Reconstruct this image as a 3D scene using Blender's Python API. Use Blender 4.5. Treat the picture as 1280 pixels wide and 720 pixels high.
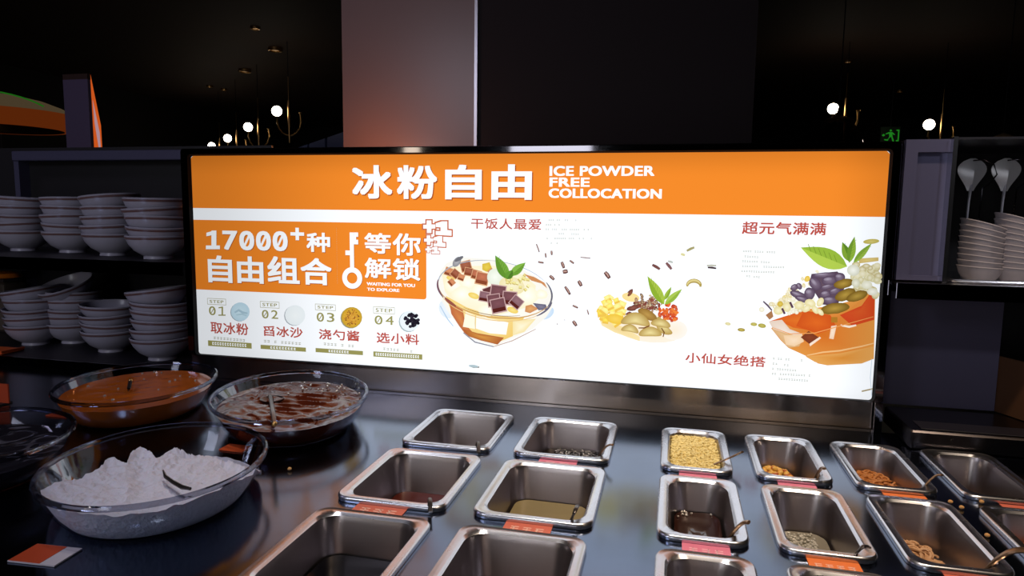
import bpy, math, random
from mathutils import Vector, Matrix, noise, geometry
random.seed(7)
for o in list(bpy.data.objects): bpy.data.objects.remove(o)
sc = bpy.context.scene; COL = sc.collection

# ------------------------------------------------------------------ camera
# world: counter top is z=0, X runs along the sign, Y away from the camera, metres
H = 0.40; FPX = 849.0
RM = Matrix(((0.9729454, -0.0381007, 0.2278719), (0.2307072, 0.1076877, -0.9670458), (0.0123062, 0.9934544, 0.1135644)))
cam = bpy.data.cameras.new('camera'); co = bpy.data.objects.new('camera', cam); COL.objects.link(co)
cam.sensor_width = 36; cam.lens = FPX / 1280 * 36; cam.clip_start = 0.02
M4 = RM.to_4x4(); M4.translation = (0, 0, H); co.matrix_world = M4
sc.camera = co
def ray(x, y): return RM @ Vector((x - 640, 360 - y, -FPX))
def on_y(x, y, Y):
    r = ray(x, y); t = Y / r.y; return Vector((r.x * t, Y, H + r.z * t))
def on_z(x, y, z):
    r = ray(x, y); t = (z - H) / r.z; return Vector((r.x * t, r.y * t, z))

# ------------------------------------------------------------------ world, lights, exposure
w = bpy.data.worlds.new('world'); sc.world = w; w.use_nodes = True
w.node_tree.nodes['Background'].inputs[0].default_value = (0.5, 0.55, 0.8, 1)
w.node_tree.nodes['Background'].inputs[1].default_value = 0.004
sc.view_settings.view_transform = 'Standard'; sc.view_settings.look = 'None'
sc.view_settings.exposure = 0.0; sc.view_settings.gamma = 1.0; sc.view_settings.use_curve_mapping = False

def area(name, loc, target, sx, sy, radiance, col):
    l = bpy.data.lights.new(name, 'AREA'); l.shape = 'RECTANGLE'; l.size = sx; l.size_y = sy
    l.energy = radiance * math.pi * sx * sy; l.color = col
    o = bpy.data.objects.new(name, l); COL.objects.link(o); o.location = loc
    o.rotation_euler = (Vector(target) - Vector(loc)).to_track_quat('-Z', 'Y').to_euler(); return o
def point(name, loc, e, col, r):
    l = bpy.data.lights.new(name, 'POINT'); l.energy = e; l.color = col; l.shadow_soft_size = r
    o = bpy.data.objects.new(name, l); COL.objects.link(o); o.location = loc; return o
area('shopfront_light', (-0.93, -2.5, 0.35), (-0.93, 0, 0.35), 0.62, 1.7, 3.6, (0.93, 0.95, 1.0))
area('corridor_light', (-2.05, -2.5, 0.3), (-2.05, 0, 0.3), 0.13, 1.9, 3.6, (1.0, 0.85, 0.6))
area('cool_front_fill', (-1.65, -0.9, 1.35), (-1.4, 1.3, 0.2), 0.6, 0.6, 8.0, (0.80, 0.82, 1.0))  # unseen fill from the front, added to brighten the stacked bowls
def spot(name, loc, target, e, col, ang, blend=.8, r=.05):
    l = bpy.data.lights.new(name, 'SPOT'); l.energy = e; l.color = col; l.spot_size = math.radians(ang); l.spot_blend = blend; l.shadow_soft_size = r
    o = bpy.data.objects.new(name, l); COL.objects.link(o); o.location = loc
    o.rotation_euler = (Vector(target) - Vector(loc)).to_track_quat('-Z', 'Y').to_euler(); return o
spot('warm_downlight', (0.45, 0.55, 2.0), (0.38, 1.0, 0), 105, (1.0, 0.78, 0.56), 50)
spot('warm_downlight', (-0.25, 0.45, 2.0), (-0.2, 0.95, 0), 55, (1.0, 0.90, 0.80), 40)
spot('ice_bowl_fill', (-0.75, 0.3, 1.9), (-0.75, 0.85, 0), 20, (0.92, 0.92, 1.0), 36)  # unseen fill from above, added to brighten the shaved ice
spot('cabinet_fill_spot', (1.0, 0.3, 1.2), (0.62, 1.45, 0.40), 14, (0.92, 0.93, 1.0), 30)  # added spot that brightens the spoons and paper bowls
al = on_y(478, 199, 2.02); point('amber_glow_fill', (al.x - .10, 2.02, al.z), 2.0, (1.0, 0.30, 0.08), 0.03)  # hidden light added to make the orange glow on the pillar panel
point('white_glow_fill', (al.x + .05, 2.12, al.z), 0.22, (0.9, 0.95, 1.0), 0.02)  # second hidden light, added for the whitish part of that glow
area('hall_fill', (-3.2, 0.6, 2.2), (-2.6, 3.2, 0.6), 0.8, 0.8, 4.0, (0.75, 0.68, 1.0))  # fill added to lift the dark front of the box sign

# ------------------------------------------------------------------ materials
def lin(r, g, b):
    f = lambda c: ((c / 255) / 12.92) if c / 255 <= 0.04045 else (((c / 255) + 0.055) / 1.055) ** 2.4
    return (f(r), f(g), f(b))
def nmat(name):
    m = bpy.data.materials.new(name); m.use_nodes = True
    return m, m.node_tree, m.node_tree.nodes['Principled BSDF']
def mat(name, rgb, rough=0.5, metal=0.0, noise_amt=0.0, nscale=30, bump=0.0, trans=0.0, ior=1.45, coat=0.0, sss=0.0, stretch=None, raw=False, bdist=.004):
    m, nt, b = nmat(name)
    c = rgb if raw else lin(*rgb)
    b.inputs['Base Color'].default_value = (*c, 1); b.inputs['Roughness'].default_value = rough
    b.inputs['Metallic'].default_value = metal; b.inputs['Transmission Weight'].default_value = trans
    b.inputs['IOR'].default_value = ior; b.inputs['Coat Weight'].default_value = coat
    if sss: b.inputs['Subsurface Weight'].default_value = sss; b.inputs['Subsurface Scale'].default_value = 0.01
    if noise_amt or bump:
        tc = nt.nodes.new('ShaderNodeTexCoord'); mp = nt.nodes.new('ShaderNodeMapping')
        if stretch: mp.inputs['Scale'].default_value = stretch
        n = nt.nodes.new('ShaderNodeTexNoise'); n.inputs['Scale'].default_value = nscale; n.inputs['Detail'].default_value = 5
        nt.links.new(tc.outputs['Object'], mp.inputs[0]); nt.links.new(mp.outputs[0], n.inputs['Vector'])
        if noise_amt:
            mx = nt.nodes.new('ShaderNodeMix'); mx.data_type = 'RGBA'
            mx.inputs['A'].default_value = (*[v * (1 - noise_amt) for v in c], 1); mx.inputs['B'].default_value = (*[min(1, v * (1 + noise_amt)) for v in c], 1)
            nt.links.new(n.outputs['Fac'], mx.inputs['Factor']); nt.links.new(mx.outputs['Result'], b.inputs['Base Color'])
            mr = nt.nodes.new('ShaderNodeMapRange'); mr.inputs['To Min'].default_value = rough * (1 - noise_amt * .6); mr.inputs['To Max'].default_value = min(1, rough * (1 + noise_amt * .6))
            nt.links.new(n.outputs['Fac'], mr.inputs['Value']); nt.links.new(mr.outputs[0], b.inputs['Roughness'])
        if bump:
            bp = nt.nodes.new('ShaderNodeBump'); bp.inputs['Strength'].default_value = bump; bp.inputs['Distance'].default_value = bdist
            nt.links.new(n.outputs['Fac'], bp.inputs['Height']); nt.links.new(bp.outputs[0], b.inputs['Normal'])
    return m
def emit(name, rgb, s, raw=False):
    m = bpy.data.materials.new(name); m.use_nodes = True; nt = m.node_tree; nt.nodes.clear()
    e = nt.nodes.new('ShaderNodeEmission'); o = nt.nodes.new('ShaderNodeOutputMaterial')
    e.inputs[0].default_value = (*(rgb if raw else lin(*rgb)), 1); e.inputs[1].default_value = s
    nt.links.new(e.outputs[0], o.inputs[0]); return m

SX0, SX1, SZ0, SZ1, SY = -1.0600, 0.3670, 0.0610, 0.5125, 1.34
# back-lit film: LED light box, dimmer towards its borders (property of the lamp, fixed to the sign)
def film(name, rgb, s=1.0, attr=False):
    m = bpy.data.materials.new(name); m.use_nodes = True; nt = m.node_tree; nt.nodes.clear()
    L = nt.links.new
    e = nt.nodes.new('ShaderNodeEmission'); o = nt.nodes.new('ShaderNodeOutputMaterial'); L(e.outputs[0], o.inputs[0])
    if attr:
        a = nt.nodes.new('ShaderNodeAttribute'); a.attribute_name = 'Col'; L(a.outputs['Color'], e.inputs[0])
    else: e.inputs[0].default_value = (*lin(*rgb), 1)
    g = nt.nodes.new('ShaderNodeNewGeometry'); sp = nt.nodes.new('ShaderNodeSeparateXYZ'); L(g.outputs['Position'], sp.inputs[0])
    last = None
    for ax, a0, a1, v in (('X', SX0 - .03, SX0 + .50, .58), ('X', SX1 + .01, SX1 - .10, .80), ('Z', SZ1 + .004, SZ1 - .05, .80), ('Z', SZ0 - .01, SZ0 + .03, .93)):
        r = nt.nodes.new('ShaderNodeMapRange'); r.interpolation_type = 'SMOOTHSTEP'
        for i, q in zip((1, 2, 3, 4), (min(a0, a1), max(a0, a1), v if a0 < a1 else 1, 1 if a0 < a1 else v)): r.inputs[i].default_value = q
        L(sp.outputs[ax], r.inputs[0])
        if last is None: last = r.outputs[0]
        else:
            mm = nt.nodes.new('ShaderNodeMath'); mm.operation = 'MULTIPLY'; L(last, mm.inputs[0]); L(r.outputs[0], mm.inputs[1]); last = mm.outputs[0]
    mm = nt.nodes.new('ShaderNodeMath'); mm.operation = 'MULTIPLY'; L(last, mm.inputs[0]); mm.inputs[1].default_value = s; L(mm.outputs[0], e.inputs[1])
    return m

MAT = dict(
    counter=mat('counter_steel', (0.135, 0.175, 0.26), 0.16, 1.0, noise_amt=0.45, nscale=6, raw=True),
    steel=mat('brushed_steel', (0.42, 0.42, 0.45), 0.22, 1.0, raw=True, noise_amt=0.15, nscale=12, stretch=(12, 12, .5)),
    apron=mat('apron_steel', (0.40, 0.34, 0.31), 0.26, 1.0, raw=True),
    frame=mat('sign_frame_steel', (0.22, 0.21, 0.24), 0.05, 1.0, raw=True),
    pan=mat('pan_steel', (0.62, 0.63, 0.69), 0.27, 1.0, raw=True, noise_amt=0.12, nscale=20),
    well=mat('shaded_pan_steel', (0.40, 0.36, 0.36), 0.30, 1.0, raw=True, noise_amt=0.12, nscale=20),  # darker copy of the pan steel, shade inside the pans put into its colour
    black=mat('black_powder_coat', (26, 24, 32), 0.45),
    cabinet=mat('cabinet_metal', (98, 96, 124), 0.35, 0.5),
    dark=mat('dark_interior', (16, 13, 18), 0.6),
    china=mat('glazed_stoneware', (168, 164, 180), 0.22, noise_amt=0.08, nscale=12),
    stripe=mat('brown_rim_stripe', (112, 84, 84), 0.3),
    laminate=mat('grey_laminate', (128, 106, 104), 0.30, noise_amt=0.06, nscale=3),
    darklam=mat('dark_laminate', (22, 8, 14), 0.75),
    trim=mat('aluminium_trim', (0.75, 0.75, 0.85), 0.3, 0.3, raw=True),
    wall=mat('hall_wall_paint', (22, 17, 16), 0.8),
    ceil=mat('ceiling_paint', (54, 38, 28), 0.8),
    floor=mat('hall_floor_tile', (30, 27, 26), 0.4, noise_amt=0.2, nscale=2),
    brass=mat('aged_brass', (0.55, 0.33, 0.12), 0.3, 1.0, raw=True),
    globe=emit('lamp_globe_glow', (255, 240, 218), 14),
    white_film=film('white_backlit_film', (246, 250, 255), 1.16),
    orange_film=film('orange_backlit_film', (248, 141, 44), 1.0),
    shade_film=film('dark_orange_print', (178, 84, 34), 1.0),
    red_film=film('brick_red_print', (192, 82, 70), 1.0),
    olive_film=film('olive_print', (158, 154, 92), 1.0),
    grey_film=film('pale_grey_print', (190, 192, 178), 1.0),
    food_film=film('food_photo_print', (0, 0, 0), 1.06, attr=True),
)
nt_ = MAT['apron'].node_tree; cx_ = nt_.nodes.new('ShaderNodeCombineXYZ'); cx_.inputs[2].default_value = 1.0   # horizontally brushed: highlights smear vertically
nt_.links.new(cx_.outputs[0], nt_.nodes['Principled BSDF'].inputs['Tangent']); nt_.nodes['Principled BSDF'].inputs['Anisotropic'].default_value = 0.97
# thin clear glass
def thin_glass(name, tint, edge=0.22):
    m = bpy.data.materials.new(name); m.use_nodes = True; nt = m.node_tree; nt.nodes.clear(); L = nt.links.new
    t = nt.nodes.new('ShaderNodeBsdfTransparent'); t.inputs[0].default_value = (*tint, 1)
    g = nt.nodes.new('ShaderNodeBsdfGlossy'); g.inputs['Roughness'].default_value = 0.06; g.inputs[0].default_value = (.9, .92, 1, 1)
    lw = nt.nodes.new('ShaderNodeLayerWeight'); lw.inputs[0].default_value = 0.22
    mr = nt.nodes.new('ShaderNodeMapRange'); mr.inputs[3].default_value = 0.02; mr.inputs[4].default_value = edge
    L(lw.outputs['Fresnel'], mr.inputs[0])
    mx = nt.nodes.new('ShaderNodeMixShader'); L(mr.outputs[0], mx.inputs[0]); L(t.outputs[0], mx.inputs[1]); L(g.outputs[0], mx.inputs[2])
    o = nt.nodes.new('ShaderNodeOutputMaterial'); L(mx.outputs[0], o.inputs[0]); return m
MAT['glass'] = thin_glass('clear_glass', (.84, .86, .90))
MAT['rimglass'] = thin_glass('rim_glass', (.62, .64, .70), .9)

# ------------------------------------------------------------------ mesh helpers
class MB:
    def __init__(s): s.v = []; s.f = []; s.c = []
    def add(s, vs, fs, cols=None):
        n = len(s.v); s.v += [Vector(v) for v in vs]; s.f += [tuple(i + n for i in f) for f in fs]
        if cols: s.c += cols
    def box(s, x0, x1, y0, y1, z0, z1, bev=0.0):
        if bev <= 0:
            s.add([(x0, y0, z0), (x1, y0, z0), (x1, y1, z0), (x0, y1, z0), (x0, y0, z1), (x1, y0, z1), (x1, y1, z1), (x0, y1, z1)],
                  [(0, 3, 2, 1), (4, 5, 6, 7), (0, 1, 5, 4), (1, 2, 6, 5), (2, 3, 7, 6), (3, 0, 4, 7)]); return
        b = bev; cx, cy = (x0 + x1) / 2, (y0 + y1) / 2; hx, hy = (x1 - x0) / 2, (y1 - y0) / 2
        rings = [rrect(cx, cy, hx - b, hy - b, b * .5, z0, 2), rrect(cx, cy, hx, hy, b, z0 + b, 2), rrect(cx, cy, hx, hy, b, z1 - b, 2), rrect(cx, cy, hx - b, hy - b, b * .5, z1, 2)]
        s.loft(rings, True, True)
    def loft(s, rings, cap0=False, cap1=False, closed=True):
        n = len(s.v); k = len(rings[0])
        for r in rings: s.v += [Vector(p) for p in r]
        for i in range(len(rings) - 1):
            for j in range(k if closed else k - 1):
                a = n + i * k + j; b = n + i * k + (j + 1) % k; s.f.append((a, b, b + k, a + k))
        if cap0: s.f.append(tuple(n + j for j in reversed(range(k))))
        if cap1: s.f.append(tuple(n + (len(rings) - 1) * k + j for j in range(k)))
    def lathe(s, prof, seg=32, c=(0, 0, 0), cap=False):
        rings = [[(c[0] + r * math.cos(2 * math.pi * j / seg), c[1] + r * math.sin(2 * math.pi * j / seg), c[2] + z) for j in range(seg)] for r, z in prof]
        s.loft(rings, cap, cap)
    def tube(s, pts, r, seg=8, cap=True, flat=1.0):
        pts = [Vector(p) for p in pts]; rings = []
        for i, p in enumerate(pts):
            d = (pts[min(i + 1, len(pts) - 1)] - pts[max(i - 1, 0)]).normalized()
            u = d.cross(Vector((0, 0, 1)));  u = u.normalized() if u.length > 1e-3 else Vector((1, 0, 0)); v = u.cross(d)
            rr = r[i] if isinstance(r, (list, tuple)) else r
            rings.append([p + u * rr * math.cos(2 * math.pi * j / seg) + v * rr * flat * math.sin(2 * math.pi * j / seg) for j in range(seg)])
        s.loft(rings, cap, cap)
    def sphere(s, c, r, su=10, sv=6, sc_=(1, 1, 1), jit=0):
        c = Vector(c); n = len(s.v)
        rings = []
        for i in range(1, sv):
            t = math.pi * i / sv
            rings.append([c + Vector((math.sin(t) * math.cos(2 * math.pi * j / su) * sc_[0], math.sin(t) * math.sin(2 * math.pi * j / su) * sc_[1], math.cos(t) * sc_[2])) * r * (1 + jit * random.uniform(-1, 1)) for j in range(su)])
        s.loft(rings)
        a = len(s.v); s.v.append(c + Vector((0, 0, r * sc_[2]))); s.v.append(c - Vector((0, 0, r * sc_[2])))
        for j in range(su):
            s.f.append((a, n + (j + 1) % su, n + j)); s.f.append((a + 1, n + (sv - 2) * su + j, n + (sv - 2) * su + (j + 1) % su))
    def mesh(s, name, m, smooth=True, off=None):
        me = bpy.data.meshes.new(name); off = off or Vector()
        me.from_pydata([v - off for v in s.v], [], s.f); me.update()
        if m: me.materials.append(m)
        if s.c:
            ca = me.color_attributes.new('Col', 'FLOAT_COLOR', 'POINT')
            for i, c in enumerate(s.c): ca.data[i].color = (*c, 1)
        if smooth:
            for p in me.polygons: p.use_smooth = True
            try: me.set_sharp_from_angle(angle=math.radians(38))
            except Exception: pass
        return me
    def build(s, name, m, parent=None, smooth=True, world=True, loc=None):
        off = Vector()
        if parent is not None and world: off = Vector(parent.location)
        if loc is not None: off = Vector(loc)
        o = bpy.data.objects.new(name, s.mesh(name, m, smooth, off)); COL.objects.link(o)
        if parent is not None: o.parent = parent
        if loc is not None: o.location = loc
        return o
def rrect(cx, cy, hx, hy, r, z, n=5):
    r = min(r, hx * .999, hy * .999); out = []
    for k, (sx, sy) in enumerate(((1, 1), (-1, 1), (-1, -1), (1, -1))):
        for i in range(n + 1):
            a = math.pi / 2 * (k + i / n); out.append((cx + sx * (hx - r) + r * math.cos(a), cy + sy * (hy - r) + r * math.sin(a), z))
    return out
def tag(o, label=None, cat=None, group=None, kind=None):
    if label: o['label'] = label
    if cat: o['category'] = cat
    if group: o['group'] = group
    if kind: o['kind'] = kind
    return o
def thing(name, label, cat, loc=(0, 0, 0), group=None, rot=None):
    o = bpy.data.objects.new(name, None); COL.objects.link(o); o.location = loc; o.empty_display_size = .02
    if rot: o.rotation_euler = rot
    return tag(o, label, cat, group)
def dup(root, loc, rot=None, label=None, group=None):
    r = root.copy(); COL.objects.link(r); r.location = loc
    if rot is not None: r.rotation_euler = rot
    if label: r['label'] = label
    if group: r['group'] = group
    for ch in list(root.children):
        c = ch.copy(); COL.objects.link(c); c.parent = r
        for g in ch.children:
            d = g.copy(); COL.objects.link(d); d.parent = c
    return r
def struct(name, mb, m, **k): return tag(mb.build(name, m, **k), kind='structure')

# ------------------------------------------------------------------ the hall
FZ = -0.9; CZ = 2.3
b = MB(); b.box(-9, 9, -5, 15, FZ - .1, FZ); struct('floor', b, MAT['floor'])
b = MB(); b.box(-9, 9, -5, 15, CZ, CZ + .1); struct('ceiling', b, MAT['ceil'])
b = MB(); b.box(-9, 9, 15, 15.1, FZ, CZ); struct('wall_back', b, MAT['wall'])
b = MB(); b.box(-9.1, -9, -5, 15, FZ, CZ); struct('wall_left', b, MAT['wall'])
b = MB(); b.box(9, 9.1, -5, 15, FZ, CZ); struct('wall_right', b, MAT['wall'])
b = MB(); b.box(-9, 9, -5.1, -5, FZ, CZ); struct('wall_front', b, MAT['wall'])
PY = 2.25
xa, xb, xc = on_y(428, 90, PY).x, on_y(594, 90, PY).x, on_y(944, 90, PY).x
pil = thing('panelled_pillar', 'square pillar behind the sign with one grey and one dark laminate face', 'pillar', ((xa + xc) / 2, PY + .3, FZ)); 
b = MB(); b.box(xa + .004, xc, PY + .03, PY + .7, FZ, CZ); b.build('pillar_core', MAT['darklam'], pil, False)
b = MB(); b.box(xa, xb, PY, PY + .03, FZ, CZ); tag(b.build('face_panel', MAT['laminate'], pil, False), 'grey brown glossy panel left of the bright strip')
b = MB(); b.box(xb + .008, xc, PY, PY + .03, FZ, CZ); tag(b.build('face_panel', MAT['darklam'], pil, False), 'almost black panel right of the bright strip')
b = MB(); b.box(xb - .001, xb + .009, PY - .008, PY + .03, FZ, CZ); b.build('corner_strip', MAT['trim'], pil, False)

# ------------------------------------------------------------------ counter with cut-outs
PH = 0.008                                   # pan rim height
S_ = (H - PH) / H
XL = [(-.450, -.288), (-.251, -.086)]; XR = [(-.006, .106), (.140, .251), (.281, .395), (.424, .538)]
YR = [(1.066, 1.272), (.832, 1.036), (.594, .798)]
XL = [(a * S_, c * S_) for a, c in XL]; XR = [(a * S_, c * S_) for a, c in XR]; YR = [(a * S_, c * S_) for a, c in YR]
CX0, CX1, CY0, CY1 = -2.2, 1.3, 0.12, 1.345
mg = .006
xs = sorted([CX0, CX1] + [v for a, c in XL + XR for v in (a + mg, c - mg)]); ys = sorted([CY0, CY1] + [v for a, c in YR for v in (a + mg, c - mg)])
hole = lambda x, y: any(a < x < c for a, c in XL + XR) and any(a < y < c for a, c in YR)
cnt = thing('serving_counter', 'steel serving counter top with rows of cut-outs for the topping pans', 'counter', (0, .7, FZ))
b = MB(); idx = {}
for z in (0, -.012):
    for i, x in enumerate(xs):
        for j, y in enumerate(ys): idx[(i, j, z)] = len(b.v); b.v.append(Vector((x, y, z)))
def cell(i, j): return 0 <= i < len(xs) - 1 and 0 <= j < len(ys) - 1 and not hole((xs[i] + xs[i + 1]) / 2, (ys[j] + ys[j + 1]) / 2)
for i in range(len(xs) - 1):
    for j in range(len(ys) - 1):
        if not cell(i, j): continue
        q = [(i, j), (i + 1, j), (i + 1, j + 1), (i, j + 1)]
        b.f.append(tuple(idx[(*p, 0)] for p in q)); b.f.append(tuple(idx[(*p, -.012)] for p in reversed(q)))
        for (p, r), (di, dj) in (((q[0], q[1]), (0, -1)), ((q[1], q[2]), (1, 0)), ((q[2], q[3]), (0, 1)), ((q[3], q[0]), (-1, 0))):
            if not cell(i + di, j + dj): b.f.append((idx[(*r, 0)], idx[(*p, 0)], idx[(*p, -.012)], idx[(*r, -.012)]))
b.build('counter_top', MAT['counter'], cnt, False)
b = MB(); b.box(CX0, CX1, CY0 + .02, CY0 + .05, FZ, -.0125); b.box(CX0, CX1, CY1 - .04, CY1 - .01, FZ, -.0125); b.box(CX0, CX0 + .03, CY0 + .05, CY1 - .04, FZ, -.0125); b.box(CX1 - .03, CX1, CY0 + .05, CY1 - .04, FZ, -.0125)
b.build('counter_cabinet', MAT['black'], cnt, False)
# back apron below the sign
b = MB(); b.box(-1.082, .385, SY + .004, SY + .03, 0.0005, .058); b.box(-1.082, .385, SY - .002, SY + .003, .0005, .006)
apr = thing('back_apron', 'brushed steel upstand between the glowing sign and the counter top', 'panel', (-.35, SY, .0005)); b.build('apron_sheet', MAT['apron'], apr, False)
b = MB(); b.box(.372, .385, SY - .008, SY - .003, .0005, .058); b.build('end_post', MAT['frame'], apr, False)

# ------------------------------------------------------------------ pans
def make_pan(hx, hy, name, label, group):
    t = thing(name, label, 'pan', (0, 0, 0), group)
    R = .0135; rim = MB(); ro = .021
    rim.loft([rrect(0, 0, hx, hy, ro, -PH + .0006, 6), rrect(0, 0, hx + .0006, hy + .0006, ro, -.003, 6), rrect(0, 0, hx - .0004, hy - .0004, ro, -.0008, 6), rrect(0, 0, hx - .002, hy - .002, ro - .002, 0, 6), rrect(0, 0, hx - .004, hy - .004, ro - .003, -.0006, 6),
              rrect(0, 0, hx - .006, hy - .006, ro - .003, -.0012, 6), rrect(0, 0, hx - R + .003, hy - R + .003, .024, -.0008, 6), rrect(0, 0, hx - R, hy - R, .026, -.004, 6)])
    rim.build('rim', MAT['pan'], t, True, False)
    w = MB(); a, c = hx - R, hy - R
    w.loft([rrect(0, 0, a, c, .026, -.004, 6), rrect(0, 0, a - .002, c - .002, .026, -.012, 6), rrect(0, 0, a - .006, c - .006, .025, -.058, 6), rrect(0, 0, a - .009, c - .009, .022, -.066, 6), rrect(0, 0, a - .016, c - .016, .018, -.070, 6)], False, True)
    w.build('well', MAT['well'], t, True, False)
    return t
rowname = ['back', 'middle', 'front']
big = make_pan((XL[0][1] - XL[0][0]) / 2, (YR[0][1] - YR[0][0]) / 2, 'food_pan', '', 'wide steel topping pans')
small = make_pan((XR[0][1] - XR[0][0]) / 2, (YR[0][1] - YR[0][0]) / 2, 'food_pan', '', 'narrow steel topping pans')
LAB = {('L', 0, 0): 'wide steel pan nearly empty, in the back row beside the brown syrup bowl', ('L', 1, 0): 'wide steel pan holding black beads, back row above a pink label',
       ('L', 0, 1): 'wide steel pan holding reddish syrup, middle row', ('L', 1, 1): 'wide steel pan holding clear yellowish syrup, middle row',
       ('L', 0, 2): 'wide steel pan of black liquid cut by the bottom edge, leftmost', ('L', 1, 2): 'wide steel pan of dark brown liquid in the front row',
       ('R', 0, 0): 'narrow steel pan full of pale yellow crushed nuts', ('R', 1, 0): 'narrow steel pan with a few golden nuts in a corner',
       ('R', 2, 0): 'narrow steel pan of brown curled snack pieces, back row', ('R', 3, 0): 'narrow steel pan at the far right back with few brown bits',
       ('R', 0, 1): 'narrow steel pan of dark bubbly syrup above a pink label', ('R', 1, 1): 'narrow steel pan with clear jelly pearls above an orange label',
       ('R', 2, 1): 'narrow steel pan of pale brown rings, middle row', ('R', 3, 1): 'narrow steel pan with orange bits at the right edge, middle row',
       ('R', 0, 2): 'narrow steel pan, only back rim in view, below the dark syrup pan', ('R', 1, 2): 'narrow steel pan, only back rim in view, below the pearl pan'}
PC = {}; first = {'L': True, 'R': True}
for side, cols, src in (('L', XL, big), ('R', XR, small)):
    for i, (a, c) in enumerate(cols):
        for j, (y0, y1) in enumerate(YR):
            if (side, i, j) not in LAB: continue
            loc = ((a + c) / 2, (y0 + y1) / 2, PH); PC[(side, i, j)] = loc
            if first[side]: src.location = loc; src['label'] = LAB[(side, i, j)]; first[side] = False
            else: dup(src, loc, None, LAB[(side, i, j)])
PHX = {'L': (XL[0][1] - XL[0][0]) / 2, 'R': (XR[0][1] - XR[0][0]) / 2}; PHY = (YR[0][1] - YR[0][0]) / 2
def inner(side, depth):          # half sizes of the well at a depth below the counter
    k = .0140 + .0045 + .004 * min(1, depth / .058); return PHX[side] - k, PHY - k

def pool(key, lvl, m, name, label, wave=.0006):
    hx, hy = inner(key[0], -lvl); x, y, _ = PC[key]; b = MB()
    hx -= .002; hy -= .002
    n = 10; rings = []
    for k in range(n, 0, -1):
        f = k / n; rings.append([(px, py, lvl + wave * noise.noise(Vector((px * 60, py * 60, 0)))) for px, py, _ in rrect(x, y, hx * f, hy * f, .022 * f, 0, 5)])
    b.loft([[(px, py, -.0595) for px, py, _ in rrect(x, y, hx - .004, hy - .004, .02, 0, 5)]] + rings, True, True)
    o = b.build(name, m, loc=(x, y, lvl)); tag(o, label, 'liquid', None, 'stuff'); return o
syr = lambda n, c, r=.06: mat(n, c, r, coat=.5)
pool(('L', 0, 0), -.057, mat('thin_syrup', (96, 88, 74), .15), 'clear_syrup', 'thin layer of clear syrup in the back left wide pan')
pool(('L', 1, 0), -.045, syr('black_bead_syrup', (14, 10, 12)), 'black_syrup', 'black syrup under the beads in the back wide pan')
pool(('L', 0, 1), -.055, syr('red_syrup', (84, 30, 20)), 'red_syrup', 'reddish brown syrup in the middle left wide pan')
pool(('L', 1, 1), -.047, mat('yellow_syrup', (138, 124, 88), .07, coat=.3), 'yellow_syrup', 'clear yellowish syrup in the middle wide pan')
pool(('L', 0, 2), -.044, syr('black_syrup_mat', (10, 10, 16)), 'black_syrup', 'black liquid in the front left wide pan')
pool(('L', 1, 2), -.047, syr('brown_syrup_mat', (36, 24, 18)), 'brown_syrup', 'dark brown liquid in the front wide pan')
pool(('R', 0, 1), -.038, syr('dark_jelly_mat', (44, 22, 16)), 'dark_jelly', 'dark brown bubbly syrup in the narrow pan', .002)
pool(('R', 1, 1), -.050, mat('pearl_syrup', (128, 122, 108), .1, coat=.3), 'pearl_syrup', 'cloudy clear syrup around the jelly pearls')
pool(('R', 0, 2), -.044, syr('black_jelly_mat', (22, 20, 24)), 'black_jelly', 'black liquid in the narrow pan cut by the bottom edge')
pool(('R', 1, 2), -.044, syr('brown_jelly_mat', (40, 32, 24)), 'brown_jelly', 'dark liquid in the cut off pan below the pearls')

def scatter_blobs(name, label, cat, pts, r, m, jit=.0, scl=(1, 1, 1), su=6, sv=4):
    b = MB()
    for p in pts:
        k = random.uniform(.7, 1.25); b.sphere(p, r * k, su, sv, scl, jit)
    c = sum((Vector(p) for p in pts), Vector()) / len(pts)
    return tag(b.build(name, m, loc=c), label, cat, None, 'stuff')
bub = mat('foam_bubble', (220, 215, 205), .05, trans=.6, coat=1)
def region(key, fx, fy, lvl, n):
    x, y, _ = PC[key]; hx, hy = inner(key[0], -lvl); hx -= .006; hy -= .006
    return [(x + hx * random.uniform(*fx), y + hy * random.uniform(*fy), lvl) for _ in range(n)]
scatter_blobs('black_beads', 'glossy black beads floating in the back wide pan', 'topping', region(('L', 1, 0), (-.6, .9), (.1, .97), -.044, 200), .0032, mat('black_bead', (24, 18, 20), .12, coat=1))
ring = []
x, y, _ = PC[('R', 0, 1)]
for k in range(64):
    q = on_z(random.choice((852, 858, 896)) + random.gauss(0, 7), 637 + random.gauss(0, 3.5), -.037)
    if abs(q.x - x) < .036 and q.y < y + .074: ring.append((q.x, q.y, -.0365))
scatter_blobs('syrup_bubbles', 'pale bubbles ringing the dark syrup in the narrow pan', 'bubbles', ring, .0020, bub)
scatter_blobs('jelly_pearls', 'clear white jelly pearls in the narrow pan above an orange label', 'topping', region(('R', 1, 1), (-.9, .55), (.25, .95), -.0485, 110), .0024, mat('jelly_pearl', (172, 168, 156), .08, coat=1))

scatter_blobs('bead_sparkle_bubbles', 'tiny pale bubbles and sparkle dots among the black beads', 'bubbles', region(('L', 1, 0), (-.5, .6), (.5, .95), -.041, 26), .0016, bub)  # pale bubbles, put in for the white sparkle of the beads
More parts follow.
